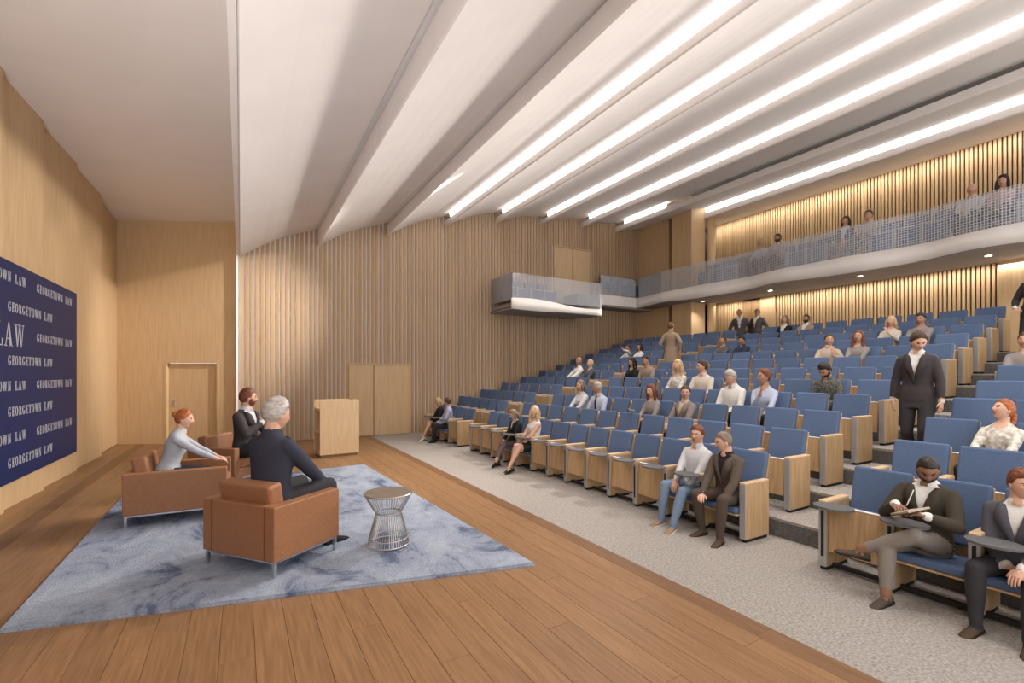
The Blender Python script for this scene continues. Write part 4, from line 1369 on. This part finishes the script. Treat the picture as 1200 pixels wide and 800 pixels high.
def pt(root_loc, yaw, sc, world):
    """world point -> person's local frame"""
    d = Vector(world) - Vector(root_loc)
    c_, s_ = math.cos(-yaw), math.sin(-yaw)
    return Vector((d.x * c_ - d.y * s_, d.x * s_ + d.y * c_, d.z)) / sc

def sit(key, label, dyaw=0, dx=0.22, dy=0.0, **kw):
    if key[1] > 0: dx = 0.30
    """seat somebody in the auditorium seat reserved under key; they face the stage (-x)"""
    x, y, z = SEATPOS[key]
    y += max(-0.10, min(0.10, key[2] - y))
    kw.setdefault('lean', -12)
    return person(label, (x + dx, y + dy, z), PI + math.radians(dyaw), **kw)

# ---- the three on the stage
def on_chair(ci, label, fwd=0.02, dyaw=0, **kw):
    (cx, cy, cz), rz = CH[ci]
    yaw = rz + math.radians(dyaw)
    return person(label, (cx + fwd * math.cos(rz), cy + fwd * math.sin(rz), cz), yaw, lod=2, seat_h=0.42, **kw)
on_chair(0, 'grey-haired person in a navy suit sitting beside the wire side table', -0.04, 0, lean=2, top='jacket_navy', inner='jacket_navy', bottom='trousers_dark', shoe='shoe_dark',
         hair='hair_grey', hv=0.026, head=(-12, 6, 0), skin='skin_light', scale=1.20, lh=(0.36, 0.14, 0.60), rh=(0.42, -0.16, 0.62), lf=(0.50, 0.10, 0.085), rf=(0.44, -0.20, 0.085))
on_chair(1, 'red-haired woman with a bun in a pale blouse, leaning forward', -0.16, 0, fem=True, lean=16, top='shirt_mist', bottom='trousers_dark', hair='hair_red', style='bun', skin='skin_fair', hv=0.018,
         head=(-10, -8, 0), collar=True, lh=(0.62, -0.02, 0.66, 1, -0.3, -0.3), rh=(0.62, -0.14, 0.66, 1, 0.3, -0.3), lpole=(0, 0.5, -1), rpole=(0, -0.5, -1), scale=1.0,
         lf=(0.52, 0.06, 0.085), rf=(0.50, -0.10, 0.085))
on_chair(2, 'bearded man in a charcoal suit gesturing with one hand', 0.24, 0, lean=2, top='jacket_char', inner='shirt_pale', bottom='trousers_dark', hair='hair_auburn', beard='hair_auburn', skin='skin_light',
         head=(42, -4, 0), rh=(0.26, -0.04, 0.92, 0.3, 0.5, 0.8), lh=(0.36, 0.12, 0.60), rpole=(-0.4, -1, -0.6), scale=1.20, hv=0.020)

# ---- front rows
sit(('C', 0, 3.90), 'red-haired man in a grey shirt and faded jeans beside the aisle', 0, 0.20, dy=-0.07, sole='shirt_white', lod=2, top='shirt_pale', bottom='jeans', shoe='shoe_tan', hair='hair_auburn', skin='skin_light', lean=-6, roll=0,
    head=(12, 2, 0), lf=(0.60, 0.16, 0.085), rf=(0.52, -0.10, 0.085), lh=(0.30, 0.10, 0.60), rh=(0.34, -0.04, 0.62), hv=0.020, top_z=1.13)
sit(('C', 0, 3.42), 'man in a dark brown blazer and trousers leaning on his thighs', 0, 0.16, dy=-0.08, lod=2, top='jacket_brown', inner='jacket_black', bottom='trousers_brown', shoe='shoe_brown', hair='hair_ash', skin='skin_fair', lean=6,
    head=(-34, 4, 0), lf=(0.46, 0.20, 0.085), rf=(0.36, -0.12, 0.085), lh=(0.36, 0.16, 0.56), rh=(0.40, -0.10, 0.58, 0.8, 0.5, -0.2), hv=0.010, top_z=1.12)
sit(('R', 0, 1.62), 'man in a dark olive blazer with crossed legs, writing in a notebook', 0, 0.20, lod=2, top='jacket_olive', inner='shirt_white', bottom='trousers_grey', shoe='shoe_olive', hair='hair_dark', skin='skin_brown', beard='hair_dark',
    lean=0, head=(22, 28, 0), ankle=True, rf=(0.52, -0.10, 0.085), lf=(0.47, -0.30, 0.50, 0.45, -0.95, 0.1), lk=(0.3, 1.0, 0.8), lh=(0.36, 0.12, 0.88, 0.6, -0.6, 0.2), rh=(0.34, -0.10, 0.93, 0.7, 0.5, -0.1), hv=0.006, top_z=1.13)
sit(('R', 0, 1.10), 'man in a slate blazer turning aside with a hand on his knee', 0, 0.20, lod=2, top='jacket_slate', inner='shirt_white', bottom='trousers_dark', shoe='shoe_brown', hair='hair_auburn', skin='skin_fair', lean=2,
    head=(40, 0, 0), lf=(0.50, 0.16, 0.085), rf=(0.48, -0.14, 0.085), lh=(0.40, 0.10, 0.66), rh=(0.26, -0.02, 0.62, 0.6, 0.8, -0.1), hv=0.018, top_z=1.09)
sit(('R', 2, 1.68), 'red-haired woman in a printed cream blouse looking up', -6, 0.18, lod=2, fem=True, top='blouse_print', bottom='trousers_dark', hair='hair_red', style='pony', skin='skin_fair', head=(-30, -14, 0), hv=0.016, top_z=1.12)
sit(('C', 0, 7.97), 'ash-blond woman in a black blazer and plum trousers with crossed legs', 0, 0.16, lod=2, fem=True, top='jacket_black', inner='shirt_cream', bottom='trousers_plum', shoe='shoe_dark', hair='hair_ash', style='bob', skin='skin_fair',
    lean=4, head=(-6, 14, 0), ankle=True, lf=(0.50, -0.02, 0.085), rf=(0.62, 0.14, 0.24, 1, 0.2, -0.5), rk=(0.3, 0.3, 1), lh=(0.30, 0.05, 0.62), rh=(0.34, -0.05, 0.62), hv=0.016, top_z=1.07)
sit(('C', 0, 7.30), 'blond woman in a white sleeveless blouse and black skirt with bare crossed legs', 0, 0.16, lod=2, fem=True, top='shirt_white', bottom='skirt_black', shoe='shoe_dark', hair='hair_blond', style='long', skin='skin_fair', bare=True, skirt=True,
    sleeve='none', lean=-4, head=(22, -4, 0), lf=(0.50, -0.02, 0.085), rf=(0.64, 0.14, 0.22, 1, 0.2, -0.5), rk=(0.3, 0.3, 1), lh=(0.32, 0.04, 0.62), rh=(0.28, -0.06, 0.62), hv=0.018, top_z=1.16)
sit(('L', 0, 11.45), 'man in a lavender shirt turned to the woman beside him near the slatted wall', -14, 0.16, lod=2, top='shirt_lavender', bottom='trousers_dark', shoe='shoe_dark', hair='hair_brown', skin='skin_light', lean=2,
    head=(-32, 2, 0), lf=(0.46, 0.10, 0.085), rf=(0.40, -0.14, 0.085), lh=(0.32, 0.12, 0.60), rh=(0.34, -0.10, 0.62), top_z=1.13)
sit(('L', 0, 11.95), 'blond woman in a sand skirt and pale heels beside the lavender-shirted man', 0, 0.14, lod=1, fem=True, top='jacket_black', bottom='skirt_sand', shoe='shirt_white', hair='hair_blond', style='bob', skin='skin_light', bare=True, skirt=True,
    lean=6, head=(0, 4, 0), lf=(0.50, -0.02, 0.085), rf=(0.62, 0.12, 0.22, 1, 0.2, -0.5), rk=(0.3, 0.3, 1), top_z=1.12)
# ---- middle rows
sit(('C', 2, 7.94), 'woman in a grey shirt sitting next to the man in a dark tie', 0, 0.16, fem=True, top='shirt_pale', hair='hair_ash', style='bob', skin='skin_fair', lean=4, head=(-4, -4, 0), collar=True, lh=(0.42, 0.12, 0.66), rh=(0.44, -0.02, 0.66), top_z=1.23)
sit(('C', 2, 7.46), 'man in a lilac-grey shirt and dark tie leaning to the grey-shirted woman', 8, 0.16, top='shirt_blue', tie='tie_dark', hair='hair_grey', skin='skin_tan', lean=2, head=(-34, 4, 0), top_z=1.20)
sit(('C', 2, 6.05), 'woman with long auburn hair in a grey knit holding a phone', -4, 0.16, fem=True, top='grey_knit', hair='hair_auburn', style='long', skin='skin_fair', lean=2, head=(6, 4, 0), lh=(0.34, 0.06, 0.72), rh=(0.36, -0.02, 0.74), top_z=1.18)
sit(('C', 2, 5.38), 'man in a taupe jacket beside the woman with the phone', 0, 0.16, top='jacket_grey', inner='shirt_beige', hair='hair_brown', skin='skin_light', head=(34, 0, 0), lean=-4, top_z=1.16)
sit(('C', 3, 5.01), 'grey-haired older man in a white shirt looking down', 0, 0.16, top='shirt_white', hair='hair_grey', skin='skin_light', lean=2, head=(0, 22, 0), top_z=1.25, lh=(0.34, 0.08, 0.68), rh=(0.34, -0.06, 0.68))
sit(('C', 3, 4.46), 'red-haired woman with a low bun in a pale blue blouse, hand raised', 14, 0.16, fem=True, top='shirt_blue', hair='hair_auburn', style='bun', skin='skin_tan', lean=-2, head=(-34, -4, 0), rh=(0.24, 0.02, 0.98, 0.1, 0.2, 1), top_z=1.24, hv=0.022)
sit(('C', 4, 3.88), 'dark-haired bearded man in a checked shirt looking down, alone in his row', 0, 0.16, top='check_grey', hair='hair_dark', beard='hair_dark', skin='skin_tan', lean=6, head=(-6, 26, 0), top_z=1.16, hv=0.024)
sit(('C', 4, 6.86), 'blond woman in a patterned blouse beside the man in a beige shirt', 0, 0.16, fem=True, top='blouse_print', hair='hair_blond', style='long', skin='skin_fair', head=(10, 0, 0), lean=0, rh=(0.30, -0.06, 0.80), top_z=1.26)
sit(('C', 4, 6.17), 'man in a cream shirt facing the blond woman in a patterned blouse', 10, 0.16, top='shirt_cream', hair='hair_brown', skin='skin_light', head=(-38, -4, 0), lean=0, top_z=1.23)
sit(('C', 5, 8.86), 'dark-haired woman in black leaning on her companion in a brown sweater', -4, 0.16, fem=True, top='jacket_black', hair='hair_dark', style='long', skin='skin_fair', head=(0, 8, -12), roll=-4, lean=4, top_z=1.20)
sit(('C', 5, 8.40), 'dark-haired man in a brown sweater leaning to the woman in black', 4, 0.16, top='taupe_knit', hair='hair_dark', skin='skin_tan', head=(-6, 4, 12), roll=4, lean=2, top_z=1.22)
sit(('L', 5, 11.28), 'man in a white shirt stretching one arm along the seat beside the slatted wall', -8, 0.16, top='shirt_white', hair='hair_ash', skin='skin_tan', style='bald', head=(10, 0, 0), lh=(0.42, 0.30, 0.72), top_z=1.28)
sit(('L', 5, 10.61), 'pale blond person in a dark top next to the white-shirted man', 0, 0.16, fem=True, top='jacket_slate', hair='hair_blond', style='short', skin='skin_fair', head=(-10, 0, 0), top_z=1.19)
sit(('L', 8, 11.33), 'man in a white shirt with a hand raised to his brow', -8, 0.16, lod=0, top='shirt_white', hair='hair_brown', skin='skin_tan', lh=(0.16, 0.08, 1.16, 0, -0.5, 0.6), lpole=(0.3, 1, 0), top_z=1.11)
sit(('L', 8, 10.85), 'dark-haired woman in a white top beside the man shading his brow', 0, 0.16, lod=0, fem=True, top='shirt_white', hair='hair_dark', style='bob', skin='skin_light', head=(-10, 0, 0), top_z=1.12)
sit(('C', 7, 5.08), 'smiling man in a beige shirt raising one hand, beside a long-haired woman', 6, 0.16, top='shirt_beige', hair='hair_brown', skin='skin_light', head=(30, -4, 0), lh=(0.26, 0.22, 0.90, 0.2, 0, 1), top_z=1.16)
sit(('C', 7, 4.62), 'woman with long reddish hair in a grey-brown knit beside the smiling man', 0, 0.16, fem=True, top='grey_knit', hair='hair_auburn', style='long', skin='skin_light', head=(6, -2, 0), rh=(0.34, 0.0, 0.74), top_z=1.20)
sit(('C', 8, 7.85), 'woman in a patterned top with pulled-back hair next to a dark-haired man', 0, 0.16, lod=0, fem=True, top='check_grey', hair='hair_brown', style='short', skin='skin_tan', top_z=1.15)
sit(('C', 8, 7.40), 'dark-haired man in a navy sweater looking down beside the patterned top', 0, 0.16, lod=0, top='navy_knit', hair='hair_dark', skin='skin_tan', head=(0, 20, 0), top_z=1.13)
sit(('C', 11, 7.26), 'woman in a black jacket over white in the last row', 0, 0.16, lod=0, fem=True, top='jacket_black', inner='shirt_white', hair='hair_ash', style='bob', skin='skin_fair', top_z=1.15)
sit(('C', 11, 6.79), 'man with a dark beard and beige jacket in the last row', 0, 0.16, lod=0, top='coat_beige', inner='shirt_white', hair='hair_dark', beard='hair_dark', skin='skin_tan', top_z=1.11)
sit(('C', 9, 4.44), 'ash-blond woman in a pale top holding a hand to her face', 0, 0.16, lod=0, fem=True, top='shirt_cream', hair='hair_blond', style='bob', skin='skin_fair', lh=(0.20, 0.06, 0.98, 0, -0.3, 0.8), top_z=1.16)
sit(('C', 9, 4.00), 'dark-haired man in a grey sweater beside the woman touching her face', 0, 0.16, lod=0, top='grey_knit', hair='hair_dark', skin='skin_tan', head=(0, 10, 0), top_z=1.16)
sit(('R', 6, 2.13), 'person in a grey knit at the aisle end of the block opposite the slatted wall', 0, 0.16, lod=0, top='grey_knit', hair='hair_brown', skin='skin_light', top_z=1.15)
# ---- standing figures
person('woman in a charcoal trouser suit and white shirt walking down the aisle steps', (7.02, 2.50, RISE * 3), PI + 0.15, seated=False, lod=2, fem=True, top='jacket_char', inner='shirt_white', bottom='trousers_dark', shoe='shoe_dark',
       hair='hair_brown', style='pony', skin='skin_fair', lean=4, head=(26, 22, 0), coat=0.20, lf=(0.10, 0.08, 0.085), rf=(-0.10, -0.08, 0.10), lh=(0.10, 0.23, 0.84, 0.2, 0, -1), rh=(0.02, -0.24, 0.83, 0.2, 0, -1), lpole=(-1, 0.3, 0), rpole=(-1, -0.3, 0), scale=1.0)
person('man in a long beige coat walking up the aisle', (9.72, 8.62, RISE * 8), 0.35, seated=False, lod=1, top='coat_beige', bottom='trousers_grey', hair='hair_auburn', skin='skin_light', coat=0.42, scale=0.90,
       lf=(0.12, 0.09, 0.085), rf=(-0.08, -0.09, 0.085), lh=(0.10, 0.26, 0.92, 0.2, 0, -1), rh=(-0.06, -0.27, 0.88, 0.2, 0, -1))
person('man in a dark jacket and pale shirt standing by the rear doorway', (13.75, 9.46, TOPZ), PI + 0.5, seated=False, lod=0, top='jacket_slate', inner='shirt_white', bottom='trousers_grey', hair='hair_ash', skin='skin_tan', style='bald', coat=0.15, head=(-30, 0, 0), scale=0.99)
person('man in a dark overcoat standing in the rear doorway', (13.75, 8.90, TOPZ), PI, seated=False, lod=0, top='jacket_char', inner='shirt_cream', bottom='trousers_dark', hair='hair_brown', skin='skin_tan', style='bald', coat=0.35, scale=0.96)
person('man in a dark brown suit standing on the upper aisle steps', (11.70, 2.55, RISE * 10), PI - 0.2, seated=False, lod=1, top='jacket_char', inner='shirt_white', bottom='trousers_dark', hair='hair_brown', skin='skin_light', coat=0.18, scale=1.0,
       rh=(0.12, -0.22, 0.94, 0.5, 0.6, -0.4))
# ---- balcony
BFZ = BF - 0.02
bal_people = [(8.60, dict(fem=True, top='shirt_white', hair='hair_blond', style='bob', skin='skin_fair', lh=(0.20, 0.14, 0.98, 0, 0, 1)), 'blond woman in white raising a hand in the balcony row'),
              (8.13, dict(top='dress_pink', inner='shirt_white', hair='hair_dark', beard='hair_dark', skin='skin_tan'), 'dark-bearded man in a salmon jacket in the balcony row'),
              (6.24, dict(fem=True, top='jacket_slate', inner='shirt_white', hair='hair_brown', style='bob', skin='skin_light', bottom='trousers_grey', rf=(0.56, 0.12, 0.26, 1, 0.2, -0.5), rk=(0.3, 0.3, 1), bare=True), 'woman in a grey jacket with crossed legs in the balcony row'),
              (5.76, dict(top='shirt_beige', hair='hair_brown', skin='skin_light', bottom='trousers_grey', rh=(0.20, 0.0, 1.02, 0, 0.2, 1)), 'man in a pale sweater touching his chin in the balcony row'),
              (3.87, dict(top='shirt_cream', hair='hair_ash', style='bald', skin='skin_light'), 'man in a cream shirt with cropped hair in the balcony row'),
              (3.40, dict(fem=True, top='dress_pink', hair='hair_dark', style='long', skin='skin_light', hv=0.03), 'woman with long dark wavy hair and a pink top in the balcony row')]
for y, kw, lab in bal_people:
    yy = min([2.874 + SP * k for k in range(16)], key=lambda q: abs(q - y))
    yy += max(-0.13, min(0.13, y - yy))
    person(lab, (BSX + 0.18, yy, BFZ), PI, lod=0, lean=-6, scale=1.04, **kw)

# ---- things in hand
nb = empty('notebook', (0, 0, 0))
tag(nb, 'brown notebook held open by the man in the olive blazer', 'notebook')
box('cover', -0.11, 0.11, -0.08, 0.08, -0.008, 0.0, 'shoe_brown', nb, 0.003)
box('pages', -0.105, 0.105, -0.075, 0.075, 0.0, 0.012, 'shirt_beige', nb)
pen = empty('pen', (0, 0, 0))
tag(pen, 'white pen in the hand of the man writing in the notebook', 'pen')
mk('barrel', lathe_me('barrel', [(0.001, 0), (0.004, 0.012), (0.004, 0.13), (0.003, 0.135)], 8), 'shirt_white', pen)
mk('clip', box_me('clip', 0.0035, 0.006, -0.001, 0.001, 0.09, 0.13), 'chrome', pen)
x, y, z = SEATPOS[('R', 0, 1.62)]
nb.location = (x + 0.20 - 0.44, y + 0.03, z + 0.735); nb.rotation_euler = (-0.25, 0.35, 0.9)
pen.location = (x + 0.20 - 0.42, y + 0.06, z + 0.765); pen.rotation_euler = (0.25, 0.25, 0)
ph = empty('smartphone', (0, 0, 0))
tag(ph, 'black smartphone held by the woman with long auburn hair', 'phone')
mk('case', box_me('case', -0.036, 0.036, -0.07, 0.07, 0, 0.007, 0.002), 'black', ph)
mk('screen', box_me('screen', -0.033, 0.033, -0.066, 0.066, 0.007, 0.008), 'tablet_grey', ph)
x, y, z = SEATPOS[('C', 2, 6.05)]
ph.location = (x + 0.16 - 0.42, y + 0.01, z + 0.74); ph.rotation_euler = (0.2, -0.5, 1.3)
